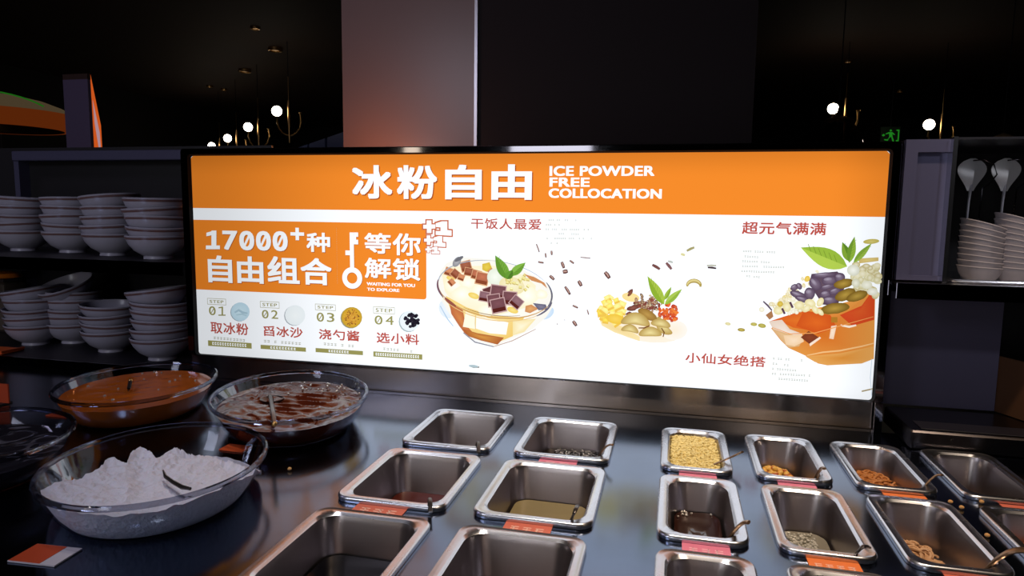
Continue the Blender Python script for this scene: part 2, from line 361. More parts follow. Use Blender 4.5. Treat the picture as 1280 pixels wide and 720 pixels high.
# crushed nuts heap, filled to the rim
x, y, _ = PC[('R', 0, 0)]; hx, hy = inner('R', .0); hx += .0025; hy += .0025
b = MB(); nx = 14; ny = 24
pts = []
for i in range(ny):
    for j in range(nx):
        u = -1 + 2 * j / (nx - 1); v = -1 + 2 * i / (ny - 1)
        pts.append((x + hx * u * (1 - .10 * abs(v) ** 6), y + hy * v * (1 - .06 * abs(u) ** 6), -.004 + .010 * (1 - u * u) * (1 - v * v) + .003 * noise.noise(Vector((u * 4, v * 5, 3)))))
b.add(pts, [(i * nx + j, i * nx + j + 1, (i + 1) * nx + j + 1, (i + 1) * nx + j) for i in range(ny - 1) for j in range(nx - 1)])
nutm = mat('crushed_nut', (236, 210, 140), .55, noise_amt=.3, nscale=140)
for k in range(1500):
    u = random.uniform(-.98, .98); v = random.uniform(-.98, .98)
    z = -.004 + .010 * (1 - u * u) * (1 - v * v) + random.uniform(0, .003)
    b.sphere((x + hx * u * (1 - .10 * abs(v) ** 6), y + hy * v * (1 - .06 * abs(u) ** 6), z), random.uniform(.0014, .0034), 5, 3, (1, random.uniform(.6, 1.2), .8), .2)
tag(b.build('crushed_peanuts', nutm, loc=(x, y, -.01), smooth=False), 'heap of pale yellow crushed peanuts filling the narrow pan', 'topping', None, 'stuff')

def pieces(name, label, group, meshes, pts, tilt=.6):
    for k, p in enumerate(pts):
        o = bpy.data.objects.new(name, meshes[k % len(meshes)]); COL.objects.link(o); o.location = p
        o.rotation_euler = (random.uniform(-tilt, tilt), random.uniform(-tilt, tilt), random.uniform(0, 6.28)); tag(o, label, 'food', group)
def nut_mesh(r, m, stretch=1.5):
    b = MB(); b.sphere((0, 0, 0), r, 8, 6, (stretch, 1, .9), .06); return b.mesh('nut', m)
def curl_mesh(R, r, arc, m, lift=0):
    b = MB(); n = 12
    b.tube([(R * math.cos(arc * i / n), R * math.sin(arc * i / n), lift * i / n) for i in range(n + 1)], [r * (.7 + .3 * math.sin(math.pi * i / n)) for i in range(n + 1)], 6); return b.mesh('curl', m)
def heap(key, c, rad, lvl, n, hgt):
    x, y, _ = PC[key]; out = []
    for k in range(n):
        a = random.uniform(0, 6.28); q = math.sqrt(random.random())
        out.append((x + c[0] + rad[0] * q * math.cos(a), y + c[1] + rad[1] * q * math.sin(a), lvl + hgt * (1 - q) * random.uniform(.4, 1)))
    return out
gm = mat('golden_nut', (226, 176, 84), .4, noise_amt=.3, nscale=80); gm2 = mat('amber_nut', (172, 84, 28), .35)
b = MB(); x, y, _ = PC[('R', 1, 0)]; hx, hy = inner('R', .05)
pieces('roasted_nut', 'golden roasted nut in the sparse heap of the back narrow pan', 'golden nuts in the back narrow pan', [nut_mesh(.0046, gm), nut_mesh(.0042, gm, 1.2), nut_mesh(.0042, gm2)], heap(('R', 1, 0), (-.010, .036), (.028, .040), -.042, 90, .014))
cm = mat('brown_snack_curl', (186, 118, 58), .55, noise_amt=.3, nscale=90)
pieces('snack_curl', 'brown curled snack piece heaped in the back narrow pan', 'brown curls in the back narrow pan', [curl_mesh(.0062, .0021, 4.8, cm, .004), curl_mesh(.0085, .0021, 3.2, cm), curl_mesh(.0055, .0023, 5.5, cm)], heap(('R', 2, 0), (.0, .024), (.034, .052), -.038, 190, .016))
rm = mat('pale_snack_ring', (196, 152, 112), .55, noise_amt=.25, nscale=90)
pieces('snack_ring', 'pale brown snack ring lying in the middle narrow pan', 'pale rings in the middle narrow pan', [curl_mesh(.0068, .0025, 6.1, rm), curl_mesh(.006, .0027, 5.2, rm), curl_mesh(.009, .0024, 3.0, rm)], heap(('R', 2, 1), (-.008, .030), (.028, .044), -.046, 85, .016))
pieces('snack_bit', 'small brown snack bit at the bottom of the far right back pan', 'brown bits in the far right back pan', [curl_mesh(.007, .0026, 3.5, cm), nut_mesh(.004, cm)], heap(('R', 3, 0), (-.014, .020), (.020, .045), -.052, 34, .006))
om = mat('orange_dried_bit', (206, 110, 36), .45, noise_amt=.3, nscale=90)
pieces('dried_fruit_bit', 'orange dried bit heaped in the right edge middle pan', 'orange bits in the right edge middle pan', [curl_mesh(.008, .003, 3.4, om), nut_mesh(.005, om)], heap(('R', 3, 1), (-.004, .014), (.030, .066), -.034, 80, .020))
b = MB(); hx, hy = inner('R', .05)
for key, rad, c in ((('R', 2, 0), (.030, .056), (-.004, .020)), (('R', 3, 1), (.030, .066), (-.006, .012))):
    x, y, _ = PC[key]; b.lathe([(0.001, .010), (.5, .008), (1, -.001)], 20)
    for v in b.v[-60:]: v.x = x + c[0] + v.x * rad[0]; v.y = y + c[1] + v.y * rad[1]; v.z = v.z - .058
    tag(b.build('snack_crumbs', cm if key[1] == 2 and key[2] == 0 else om, loc=(x, y, -.058)), 'crumb bed under the brown curls' if key[2] == 0 else 'crumb bed under the orange bits', 'crumbs', None, 'stuff'); b = MB()

crm = nut_mesh(.0028, mat('nut_crumb', (214, 160, 96), .6), 1.2)
for k, (px, py) in enumerate(((1188, 627), (1202, 634), (1227, 627), (1234, 669), (320, 548), (362, 586))):
    o = bpy.data.objects.new('nut_crumb', crm); COL.objects.link(o); p = on_z(px, py, .0032); o.location = p
    tag(o, ['nut crumb between the two right back pans, upper one', 'nut crumb between the right back pans, lower of the pair', 'nut crumb under the far right back pan rim', 'nut crumb beside the right edge middle pan', 'nut crumb beside the ice bowl rim', 'nut crumb on the counter in front of the brown syrup bowl'][k], 'crumb', 'nut crumbs fallen on the counter')

# ladles in the pans (pixel of the tip, pixel on the rim, inside point)
hand = mat('brown_ladle_steel', (0.30, 0.18, 0.10), .3, .85, raw=True); handd = mat('dark_ladle_steel', (0.10, 0.085, 0.08), .3, .9, raw=True)
def ladle(key, start, rimp, tip, label, m=hand, r=.0028, lvl=-.045, wide=1.0):
    x, y, _ = PC[key]
    a = Vector((x + start[0], y + start[1], lvl)); q = on_z(*rimp, .0115); e = on_z(*tip, .03 if m is hand else .012)
    t = thing('serving_ladle', label, 'ladle', tuple(a), 'small ladles in the topping pans')
    b = MB(); n = 10; pts = []
    for i in range(n + 1):
        s = i / n; pts.append((1 - s) ** 2 * a + 2 * s * (1 - s) * (q * 2 - (a + e) / 2) + s * s * e)
    b.tube(pts, [r * (.8 + .3 * i / n) * wide for i in range(n + 1)], 8, True, .55); b.build('handle', m, t)
    b = MB(); prof = [(.001, -.006), (.008, -.004), (.012, .002), (.0125, .0025), (.0115, .002), (.007, -.003), (.001, -.005)]
    b.lathe(prof, 16, a); b.build('ladle_cup', m, t)
ladle(('L', 0, 0), (.035, -.045), (597, 553), (598, 566), 'dark thin ladle hooked over the front rim of the emptiest wide pan', handd)
ladle(('L', 1, 0), (.045, -.050), (752, 565), (766, 556), 'brown ladle leaning in the black bead pan')
ladle(('L', 0, 1), (.040, -.050), (537, 624), (538, 640), 'dark thin ladle hooked over the rim of the red syrup pan', handd)
ladle(('L', 1, 1), (.035, -.045), (716, 645), (722, 632), 'dark ladle resting in the yellowish syrup pan', handd)
ladle(('R', 0, 0), (.018, -.055), (908, 574), (928, 565), 'brown ladle sticking out of the crushed peanuts', lvl=-.004)
ladle(('R', 1, 0), (.020, -.060), (1022, 592), (1030, 586), 'brown ladle lying in the golden nut pan')
ladle(('R', 2, 0), (.030, -.055), (1160, 603), (1178, 594), 'brown ladle between the two right back pans')
ladle(('R', 0, 1), (.020, -.060), (918, 664), (936, 653), 'brown ladle standing out of the dark bubbly syrup', wide=1.4)
ladle(('R', 1, 1), (.025, -.060), (1072, 690), (1086, 684), 'brown ladle lying in the jelly pearl pan', handd)
ladle(('R', 2, 1), (.020, -.060), (1245, 700), (1282, 688), 'long brown ladle handle over the pale ring pan', wide=1.6, r=.003)

# little price labels
lblm = {'pink': mat('pink_label', (222, 122, 148), .5), 'orange': mat('orange_label', (232, 120, 56), .5), 'red': mat('red_orange_label', (214, 108, 84), .5)}
inkm = mat('pale_label_print', (250, 200, 180), .5); inkp = mat('white_label_print', (250, 190, 200), .5)
def glyph(b, x, y, s, z):       # unreadable blurred character: a few small strokes
    for k in range(3): yy = y + s * (-.4 + .4 * k); b.box(x - s * .4, x + s * .4, yy - s * .07, yy + s * .07, z, z + .0001)
    xx = x + random.uniform(-.25, .25) * s; b.box(xx - s * .07, xx + s * .07, y - s * .5, y + s * .5, z, z + .0001)
def label_card(x0, x1, y0, y1, col, n, label):
    t = thing('topping_label', label, 'label', ((x0 + x1) / 2, (y0 + y1) / 2, .0002), 'labels stuck below the pans')
    b = MB(); b.box(x0, x1, y0, y1, .0004, .0010); b.build('label_card', lblm[col], t, False)
    b = MB(); s = (x1 - x0) / (n + .8)
    for k in range(n): glyph(b, x0 + s * (k + .9), (y0 + y1) / 2, min(s * .8, (y1 - y0) * .75), .0011)
    b.build('label_print', inkp if col == 'pink' else inkm, t, False)
for pa, pb, col, n, lab in (((675, 570), (722, 581), 'pink', 2, 'pink label under the black bead pan'), ((455, 621), (508, 640), 'red', 3, 'orange red label under the red syrup pan'),
    ((635, 644), (691, 663), 'red', 3, 'orange red label under the yellowish syrup pan'), ((847, 585), (898, 599), 'pink', 3, 'pink label under the crushed peanut pan'),
    ((968, 597), (1024, 612), 'pink', 3, 'pink label under the golden nut pan'), ((1096, 609), (1163, 626), 'orange', 3, 'orange label under the brown curl pan'),
    ((850, 671), (916, 694), 'pink', 3, 'large pink label under the dark bubbly syrup pan'), ((1003, 690), (1082, 716), 'orange', 4, 'orange label under the jelly pearl pan'),
    ((1242, 625), (1300, 640), 'red', 3, 'red orange label under the far right back pan'), ((1172, 711), (1262, 740), 'red', 3, 'red orange label cut by the bottom edge under the ring pan')):
    A, B_ = on_z(*pa, .001), on_z(*pb, .001)
    row = min((y0 for y0, y1 in YR), key=lambda v: abs(v - max(A.y, B_.y)))
    gap = .0335; label_card(min(A.x, B_.x) + .002, max(A.x, B_.x) - .002, row - gap, row - .0015, col, n, lab)

# ------------------------------------------------------------------ the light box sign
sign = thing('light_box_sign', 'wide glowing menu light box with orange header and dessert pictures on the counter', 'sign', ((SX0 + SX1) / 2, SY + .04, .0585))
def rr_xz(x0, x1, z0, z1, r, y, n=5): return [(px, y, pz) for px, pz, _ in rrect((x0 + x1) / 2, (z0 + z1) / 2, (x1 - x0) / 2, (z1 - z0) / 2, r, 0, n)]
fx0, fx1, fz0, fz1 = -1.082, .385, .0585, .528
b = MB(); b.loft([rr_xz(fx0, fx1, fz0, fz1, .006, SY + .075), rr_xz(fx0, fx1, fz0, fz1, .006, SY - .006), rr_xz(fx0 + .002, fx1 - .002, fz0 + .001, fz1 - .002, .006, SY - .009),
    rr_xz(SX0 - .003, SX1 + .003, SZ0 - .0005, SZ1 + .003, .008, SY - .009)], True, False)
b.build('frame', MAT['frame'], sign)
b = MB(); b.loft([rr_xz(SX0 - .003, SX1 + .003, SZ0 - .0005, SZ1 + .003, .008, SY - .009), rr_xz(SX0 - .0005, SX1 + .0005, SZ0, SZ1, .006, SY + .002)]); b.build('inner_gasket', mat('black_gasket', (12, 11, 13), .9), sign, False)
LY = [SY]
def lay(d=.00002): LY[0] -= d; return LY[0]
def flat_poly(b, pts, y):      # pts are (X, Z)
    tri = geometry.tessellate_polygon([[Vector((p[0], p[1], 0)) for p in pts]])
    b.add([(p[0], y, p[1]) for p in pts], [tuple(t) for t in tri])
def S(px, py): v = on_y(px, py, SY); return v.x, v.z
b = MB(); flat_poly(b, [(p[0], p[2]) for p in rr_xz(SX0, SX1, SZ0, SZ1, .006, 0)], lay()); b.build('lit_panel', MAT['white_film'], sign, False)
zb = S(243, 260)[1]
print('header bottom z', zb, S(1101, 270)[1])
b = MB(); flat_poly(b, [(SX0, zb), (SX1, zb), (SX1, SZ1 - .005), (SX1 - .005, SZ1), (SX0 + .005, SZ1), (SX0, SZ1 - .005)], lay()); b.build('header_band', MAT['orange_film'], sign, False)
bt, bb, br = S(245.7, 274.7)[1], S(248.7, 361.8)[1], S(533, 330)[0]
print('block', bt, S(530, 278)[1], bb, S(533, 374.5)[1])
pts = [(SX0, bb), (SX0, bt)]; r = .006
for cx, cz, a0 in ((br - r, bt - r, 90), (br - r, bb + r, 0)):
    for i in range(6): a = math.radians(a0 - 18 * i); pts.append((cx + r * math.cos(a), cz + r * math.sin(a)))
b = MB(); flat_poly(b, pts, lay()); b.build('orange_block', MAT['orange_film'], sign, False)

def text_geo(s, space=1.0):
    cu = bpy.data.curves.new('t', 'FONT'); cu.body = s; cu.space_character = space; cu.resolution_u = 4
    o = bpy.data.objects.new('t', cu); COL.objects.link(o); dg = bpy.context.evaluated_depsgraph_get(); dg.update()
    me = bpy.data.meshes.new_from_object(o.evaluated_get(dg)); vs = [(v.co.x, v.co.y) for v in me.vertices]; fs = [tuple(p.vertices) for p in me.polygons]
    bpy.data.objects.remove(o); bpy.data.curves.remove(cu); bpy.data.meshes.remove(me); return vs, fs
def lettering(name, s, tl, br_, m, bold=0.0, shadow=None, space=1.0, sq=True, bx=None):
    vs, fs = text_geo(s, space); (x0, z1), (x1, z0) = S(*tl), S(*br_)
    a0, a1 = min(v[0] for v in vs), max(v[0] for v in vs); c0, c1 = min(v[1] for v in vs), max(v[1] for v in vs)
    bx = bold if bx is None else bx
    kx = (x1 - x0 - 2 * bx) / (a1 - a0); kz = (z1 - z0 - 2 * bold) / (c1 - c0)
    base = [(x0 + bx + (v[0] - a0) * kx, z0 + bold + (v[1] - c0) * kz) for v in vs]
    offs = [(0, 0)]
    if bold > 0:
        for q in ((.5, 1.0) if bold > .0012 else (1.0,)): offs += [(i * bx * q, j * bold * q) for i in (-1, 0, 1) for j in (-1, 0, 1) if (i or j)]
    if shadow:
        b = MB(); y = lay()
        for dx, dz in offs + [(o[0] * 1.05, o[1] * 1.05) for o in offs[-8:]]: b.add([(v[0] + dx + shadow, y, v[1] + dz - shadow) for v in base], fs)
        b.build(name.replace('lettering', 'shadow') if 'lettering' in name else name + '_shadow', MAT['shade_film'], sign, False)
    b = MB(); y = lay()
    for dx, dz in offs: b.add([(v[0] + dx, y, v[1] + dz) for v in base], fs)
    return b.build(name, m, sign, False)
W = MAT['white_film']
for ch, x0, x1, ya, yb, bx in (('冰', 440, 490.5, 206.5, 248.5, .0024), ('粉', 496, 546.5, 206.5, 249, .0021), ('自', 556.5, 602, 206, 249.5, .0030), ('由', 614.5, 664.5, 205.5, 250, .0034)):
    lettering('headline_lettering', ch, (x0, ya), (x1, yb), W, .0022, .0022, bx=bx)
lettering('english_lettering', 'ICE POWDER', (687, 207.5), (818, 220), W, .0006, None, 1.05, bx=.0012)
lettering('english_lettering', 'FREE', (687, 222), (737, 233.5), W, .0006, None, 1.05, bx=.0012)
lettering('english_lettering', 'COLLOCATION', (686, 235.5), (827, 248.5), W, .0006, None, 1.05, bx=.0012)
def slab_one(x0, y0, x1, y1, w, m, sh=None, name='number_lettering'):
    for d, mm in (((sh, MAT['shade_film']),) if sh else ()) + ((0, m),):
        b = MB(); y = lay(); q = lambda P_: flat_poly(b, [(S(*a)[0] + d, S(*a)[1] - d) for a in P_], y)
        xm = (x0 + x1) / 2 + w * .2; s_ = (y1 - y0)
        q([(xm - w / 2, y0), (xm + w / 2, y0), (xm + w / 2, y1), (xm - w / 2, y1)]); q([(x0, y1 - w * .75), (x1, y1 - w * .75), (x1, y1), (x0, y1)]); q([(xm, y0), (xm, y0 + w * .85), (x0 + w * .1, y0 + w * 1.15), (x0 + w * .1, y0 + w * .45)])
        b.build(name if not d else 'number_shadow', mm, sign, False)
def zero_slash(x0, y0, x1, y1, w, m):
    b = MB(); px_poly(b, [(x0, y1), (x0 + w, y1), (x1, y0), (x1 - w, y0)], lay()); b.build('zero_slash', m, sign, False)
def px_poly(b, pts, y): flat_poly(b, [S(*p) for p in pts], y)
slab_one(257.5, 288.2, 275, 311.5, 6.2, W, .0008)
for k, ch in enumerate('17000'):
  if k: lettering('number_lettering', ch, (257 + k * 20.9 + (1 if k == 0 else 0), 288 + .2 * k), (257 + k * 20.9 + 19.5, 312.2 + .5 * k), W, .0013, .0013, bx=.0018)
  if k > 1: zero_slash(257 + k * 20.9 + 5.5, 294, 257 + k * 20.9 + 14.5, 307, 3, W)
lettering('number_lettering', '+', (363, 284.5), (380.5, 300.5), W, .0016, .0008)
lettering('slogan_lettering', '种', (383, 290.5), (413, 315.5), W, .0013, .0013)
for ch, a, c, y0 in (('自', 259.5, 291, 319), ('由', 296, 330, 320), ('组', 334, 375, 320), ('合', 375.5, 415, 322)): lettering('slogan_lettering', ch, (a, y0), (c, y0 + 35), W, .0016, .0014, bx=.0021)
for ch, a, c, y0, y1 in (('等', 455.5, 489, 291, 317.5), ('你', 491, 526, 291.5, 320), ('解', 456, 489.5, 322, 348.5), ('锁', 491, 525.5, 322.5, 351)): lettering('slogan_lettering', ch, (a, y0), (c, y1), W, .0011, .0012)
lettering('english_lettering', 'WAITING FOR YOU', (458.5, 352.5), (519, 359), W, .0002, bx=.0005)
lettering('english_lettering', 'TO EXPLORE', (459, 359.5), (499.5, 365), W, .0002, bx=.0005)
R_ = MAT['red_film']
lettering('caption_lettering', '干饭人最爱', (589, 272.5), (676.5, 287.5), R_, .0003, space=1.1)
lettering('caption_lettering', '超元气满满', (928, 276.8), (1032, 294.3), R_, .0005, space=1.05)
lettering('caption_lettering', '小仙女绝搭', (857, 440), (956.5, 459), R_, .0004, space=1.05)

# key, dashed divider, +1 marks and other vector print, all placed on the sign face
def px_poly(b, pts, y): flat_poly(b, [S(*p) for p in pts], y)
def key_shape(d, m, name):
    b = MB(); y = lay()
    (x0, z1), (x1, z0) = S(437.3, 290.5), S(443, 338)
    D = lambda X: (X[0] + d, X[1] - d)
    q = lambda a, c: flat_poly(b, [D(S(*a)), D((S(*c)[0], S(*a)[1])), D(S(*c)), D((S(*a)[0], S(*c)[1]))], y)
    q((437.3, 290.5), (443, 338)); q((442.5, 290.5), (448, 296)); q((442.5, 299.5), (448, 305.5)); q((442.5, 295), (445.5, 301)); q((432, 313), (438, 319))
    c = S(440.5, 347.5); n = 32; R0 = S(453, 347.5)[0] - c[0]; R1 = R0 * .52
    b.add([(c[0] + d + R * math.cos(6.28318 * i / n), y, c[1] - d + R * math.sin(6.28318 * i / n)) for R in (R0, R1) for i in range(n)], [(i, (i + 1) % n, n + (i + 1) % n, n + i) for i in range(n)])
    b.build(name, m, sign, False)
key_shape(.0009, MAT['shade_film'], 'key_shadow'); key_shape(0, W, 'key_picture')
b = MB(); y = lay(); X = S(421.5, 320)[0]
za, zc = S(421.5, 285)[1], S(421.5, 356)[1]; n = 26
for i in range(n): z = za + (zc - za) * i / n; flat_poly(b, [(X - .0003, z), (X + .0003, z), (X + .0003, z - .0012), (X - .0003, z - .0012)], y)
b.build('dashed_divider', MAT['grey_film'], sign, False)
def plus_one(px, py, s):
    P = [(0, .45), (.35, .45), (.35, 0), (.85, 0), (.85, .42), (1.25, .42), (1.25, .85), (.85, .85), (.85, 1.3), (.38, 1.3), (.38, .85), (0, .85)]
    O = [(1.3, .30), (1.95, .1), (2.5, .1), (2.5, 1.0), (2.95, 1.05), (2.95, 1.6), (1.3, 1.5), (1.3, 1.1), (1.8, 1.12), (1.8, .72), (1.3, .68)]
    for nm, k, m in (('plus_one_outline', .14, film('plus_outline_print', (206, 112, 78))), ('plus_one_lettering', 0, W)):
        b = MB(); y = lay()
        for sh in (P, O):
            for dx in ((-k, 0, k) if k else (0,)):
                for dy in ((-k, 0, k) if k else (0,)): px_poly(b, [(px + (u + dx) * s, py + (v + dy) * s) for u, v in sh], y)
        b.build(nm, m, sign, False)
plus_one(529.3, 275.5, 12.0); plus_one(530.5, 294.3, 9.0); plus_one(532, 307.8, 6.0)

class Paint:
    def __init__(s, ox, oy, k): s.b = MB(); s.ox, s.oy, s.k = ox, oy, k
    def P(s, p): return S(s.ox + p[0] / s.k, s.oy + p[1] / s.k)
    def poly(s, pts, c, c2=None, jag=0):
        y = lay(.00001); q = [s.P((p[0] + random.uniform(-jag, jag), p[1] + random.uniform(-jag, jag))) for p in pts]; n0 = len(s.b.v)
        if c2 is None: tri = geometry.tessellate_polygon([[Vector((a, d, 0)) for a, d in q]]); s.b.add([(a, y, d) for a, d in q], [tuple(t) for t in tri], [lin(*c)] * len(q))
        else:
            cx = sum(a for a, _ in q) / len(q); cz = sum(d for _, d in q) / len(q); n = len(q)
            s.b.add([(a, y, d) for a, d in q] + [(cx, y, cz)], [(i, (i + 1) % n, n) for i in range(n)], [lin(*c)] * n + [lin(*c2)])
    def grad(s, pts, cols):
        y = lay(.00001); q = [s.P(p) for p in pts]; tri = geometry.tessellate_polygon([[Vector((a, d, 0)) for a, d in q]])
        s.b.add([(a, y, d) for a, d in q], [tuple(t) for t in tri], [lin(*c) for c in cols])
    def ell(s, cx, cy, rx, ry, rot, c, c2=None, n=18, jag=0):
        a = math.radians(rot); s.poly([(cx + rx * math.cos(t) * math.cos(a) - ry * math.sin(t) * math.sin(a), cy + rx * math.cos(t) * math.sin(a) + ry * math.sin(t) * math.cos(a)) for t in [2 * math.pi * i / n for i in range(n)]], c, c2, jag)
    def line(s, pts, w, c):
        pts = [Vector(p) for p in pts]; L = []; R = []
        for i, p in enumerate(pts):
            d = (pts[min(i + 1, len(pts) - 1)] - pts[max(i - 1, 0)]).normalized(); nrm = Vector((-d.y, d.x)); t = math.sin(math.pi * (i + .6) / (len(pts) + .2)) ** .5
            L.append(p + nrm * w / 2 * t); R.append(p - nrm * w / 2 * t)
        s.poly([tuple(p) for p in L + R[::-1]], c)
    def cube(s, cx, cy, r, rot, top, side, edge=None):
        a = math.radians(rot); f = lambda u, v: (cx + r * (u * math.cos(a) - v * math.sin(a)), cy + r * (u * math.sin(a) + v * math.cos(a)))
        if edge: s.poly([f(-1.15, -.95), f(1.15, -.95), f(1.15, 1.3), f(-1.15, 1.3)], edge)
        s.poly([f(-1, -.8), f(1, -.8), f(1, .5), f(-1, .5)], top, tuple(min(255, int(v * 1.15)) for v in top)); s.poly([f(-1, .5), f(1, .5), f(1, 1.1), f(-1, 1.1)], side)
    def leaf(s, p0, p1, w, c, c2):
        p0, p1 = Vector(p0), Vector(p1); d = p1 - p0; nrm = Vector((-d.y, d.x)).normalized(); n = 9
        up = [tuple(p0 + d * (i / n) + nrm * w * math.sin(math.pi * (i / n) ** .8)) for i in range(n + 1)]; dn = [tuple(p0 + d * (i / n) - nrm * w * math.sin(math.pi * (i / n) ** .8)) for i in range(n + 1)]
        mid = [tuple(p0 + d * (i / n)) for i in range(n + 1)]
        s.poly(up + mid[::-1][1:-1], c); s.poly(dn + mid[::-1][1:-1], c2)
        for i in range(2, n - 1): s.line([mid[i], tuple(Vector(mid[i]) + d / n + nrm * w * .6)], w * .06 + 1, tuple(int(v * .82) for v in c))
    def done(s, name, label=None):
        o = s.b.build(name, MAT['food_film'], sign, False)
        if label: o['label'] = label
def arc(cx, cy, rx, ry, a0, a1, rot=0, n=14):
    r = math.radians(rot); out = []
    for i in range(n + 1):
        t = math.radians(a0 + (a1 - a0) * i / n); out.append((cx + rx * math.cos(t) * math.cos(r) - ry * math.sin(t) * math.sin(r), cy + rx * math.cos(t) * math.sin(r) + ry * math.sin(t) * math.cos(r)))
    return out
rnd = random.Random(11)
# --- dessert 1: glass bowl
p = Paint(540, 310, 5.54)
p.ell(110, 420, 70, 60, 60, (226, 238, 248), (238, 244, 250)); p.ell(790, 450, 60, 40, -30, (196, 220, 244), (226, 238, 250))
body = [(38, 250), (60, 155), (100, 105), (200, 62), (340, 72), (460, 80), (600, 130), (720, 200), (800, 250), (842, 320), (835, 410), (790, 480), (700, 560), (560, 625), (440, 680), (330, 650), (240, 615), (200, 560), (130, 470), (70, 370)]
p.poly(body, (246, 244, 236), (255, 252, 240))
p.poly([(70, 180), (120, 130), (420, 120), (640, 190), (720, 260), (700, 400), (400, 480), (160, 400), (90, 300)], (250, 240, 206), (255, 252, 238))
p.poly([(95, 330), (240, 410), (420, 470), (640, 480), (560, 610), (440, 660), (240, 600), (150, 480)], (240, 202, 110), (252, 236, 176))
p.poly([(120, 370), (150, 390), (215, 430), (240, 560), (300, 600), (240, 606), (190, 540), (135, 455)], (188, 104, 66), (214, 136, 76))
p.poly([(215, 560), (320, 590), (500, 620), (455, 668), (340, 640), (245, 608)], (176, 96, 50), (214, 150, 70))
p.poly([(235, 440), (300, 470), (300, 560), (215, 545)], (255, 248, 226)); p.poly([(308, 470), (530, 515), (515, 600), (400, 590), (304, 556)], (255, 253, 246)); p.line([(302, 465), (300, 520), (302, 562)], 5, (222, 190, 130))
p.poly([(560, 500), (720, 490), (640, 580), (560, 606)], (244, 226, 168), (252, 244, 214))
for q in ((160, 260, 70), (250, 240, 60), (210, 320, 70), (330, 290, 60), (440, 190, 65), (660, 330, 80), (380, 430, 60), (550, 300, 50), (760, 320, 42)): p.ell(q[0], q[1], q[2], q[2] * .8, 0, (250, 244, 214), (255, 254, 246), jag=5)
for q in ((290, 330, 40), (130, 210, 30), (450, 380, 45), (560, 430, 40)): p.ell(q[0], q[1], q[2], q[2] * .5, 20, (238, 206, 96), (248, 226, 140))
for cx, cy, r, a in ((235, 120, 34, -15), (120, 160, 26, 20), (165, 175, 26, 40), (255, 160, 26, 10), (205, 200, 20, 20), (140, 235, 20, 50), (310, 180, 30, 15), (350, 205, 40, 12), (400, 150, 18, -40)):
    p.cube(cx, cy, r, a, rnd.choice([(176, 104, 76), (150, 88, 66), (196, 130, 92)]), (138, 70, 44), (222, 170, 128))
p.poly([(350, 110), (400, 98), (415, 135), (380, 165), (350, 150)], (214, 184, 60), (232, 206, 84))
p.ell(438, 200, 55, 60, 10, (228, 236, 220), (246, 250, 240))
p.ell(555, 260, 90, 60, 15, (238, 226, 176), (246, 240, 206)); 
for k in range(26): p.cube(590 + rnd.uniform(-70, 80), 220 + rnd.uniform(-50, 70), 11, rnd.uniform(0, 90), rnd.choice([(222, 212, 140), (236, 230, 170)]), (206, 186, 110))
for cx, cy, r, a in ((395, 300, 34, -20), (460, 300, 48, 8), (365, 330, 32, 10), (540, 340, 44, 5), (590, 370, 36, 40), (430, 355, 40, -8), (460, 390, 46, -12)):
    p.cube(cx, cy, r, a, rnd.choice([(112, 72, 78), (92, 50, 52), (132, 96, 104)]), (88, 34, 30), (196, 160, 160))
p.poly([(650, 400), (690, 390), (740, 420), (680, 450), (645, 440)], (206, 140, 90), (226, 170, 110))
p.poly([(700, 380), (790, 390), (800, 425), (740, 430)], (98, 96, 120), (134, 130, 150)); p.poly([(640, 180), (690, 225), (760, 245), (800, 280), (780, 240), (710, 200)], (206, 140, 90))
for pts, wd, c in ((arc(435, 290, 395, 200, 150, 262, 8), 7, (168, 176, 190)), (arc(435, 290, 395, 200, 262, 330, 8), 4, (150, 164, 190)), (arc(435, 290, 400, 205, 330, 380, 8), 12, (104, 104, 120)), (arc(440, 285, 400, 195, 20, 165, 8), 9, (206, 160, 96)), (arc(440, 300, 398, 200, 25, 160, 8), 6, (232, 196, 132)),
                   (arc(440, 275, 396, 190, 60, 120, 8), 5, (150, 116, 90)), (arc(440, 290, 402, 200, 150, 185, 8), 14, (120, 84, 96)), (arc(430, 300, 380, 180, 130, 150, 8), 22, (150, 84, 70)), (arc(440, 300, 400, 200, 5, 40, 8), 12, (96, 92, 116)), ([(220, 585), (300, 650), (430, 682)], 10, (150, 150, 160)), ([(430, 682), (560, 640), (720, 560)], 7, (196, 168, 150)), ([(60, 400), (110, 490), (150, 540)], 8, (180, 206, 232))): p.line(pts, wd, c)
p.ell(175, 95, 40, 24, -55, (140, 140, 146), (180, 180, 184)); p.ell(190, 75, 34, 12, -30, (110, 110, 118))
p.leaf((530, 215), (440, 50), 38, (116, 168, 62), (96, 146, 48)); p.leaf((545, 190), (650, 100), 30, (110, 160, 56), (132, 182, 74)); p.leaf((520, 215), (560, 150), 26, (84, 130, 44), (100, 152, 54))
p.done('dessert_picture', 'printed glass bowl of cream cubes, brown squares and mint')
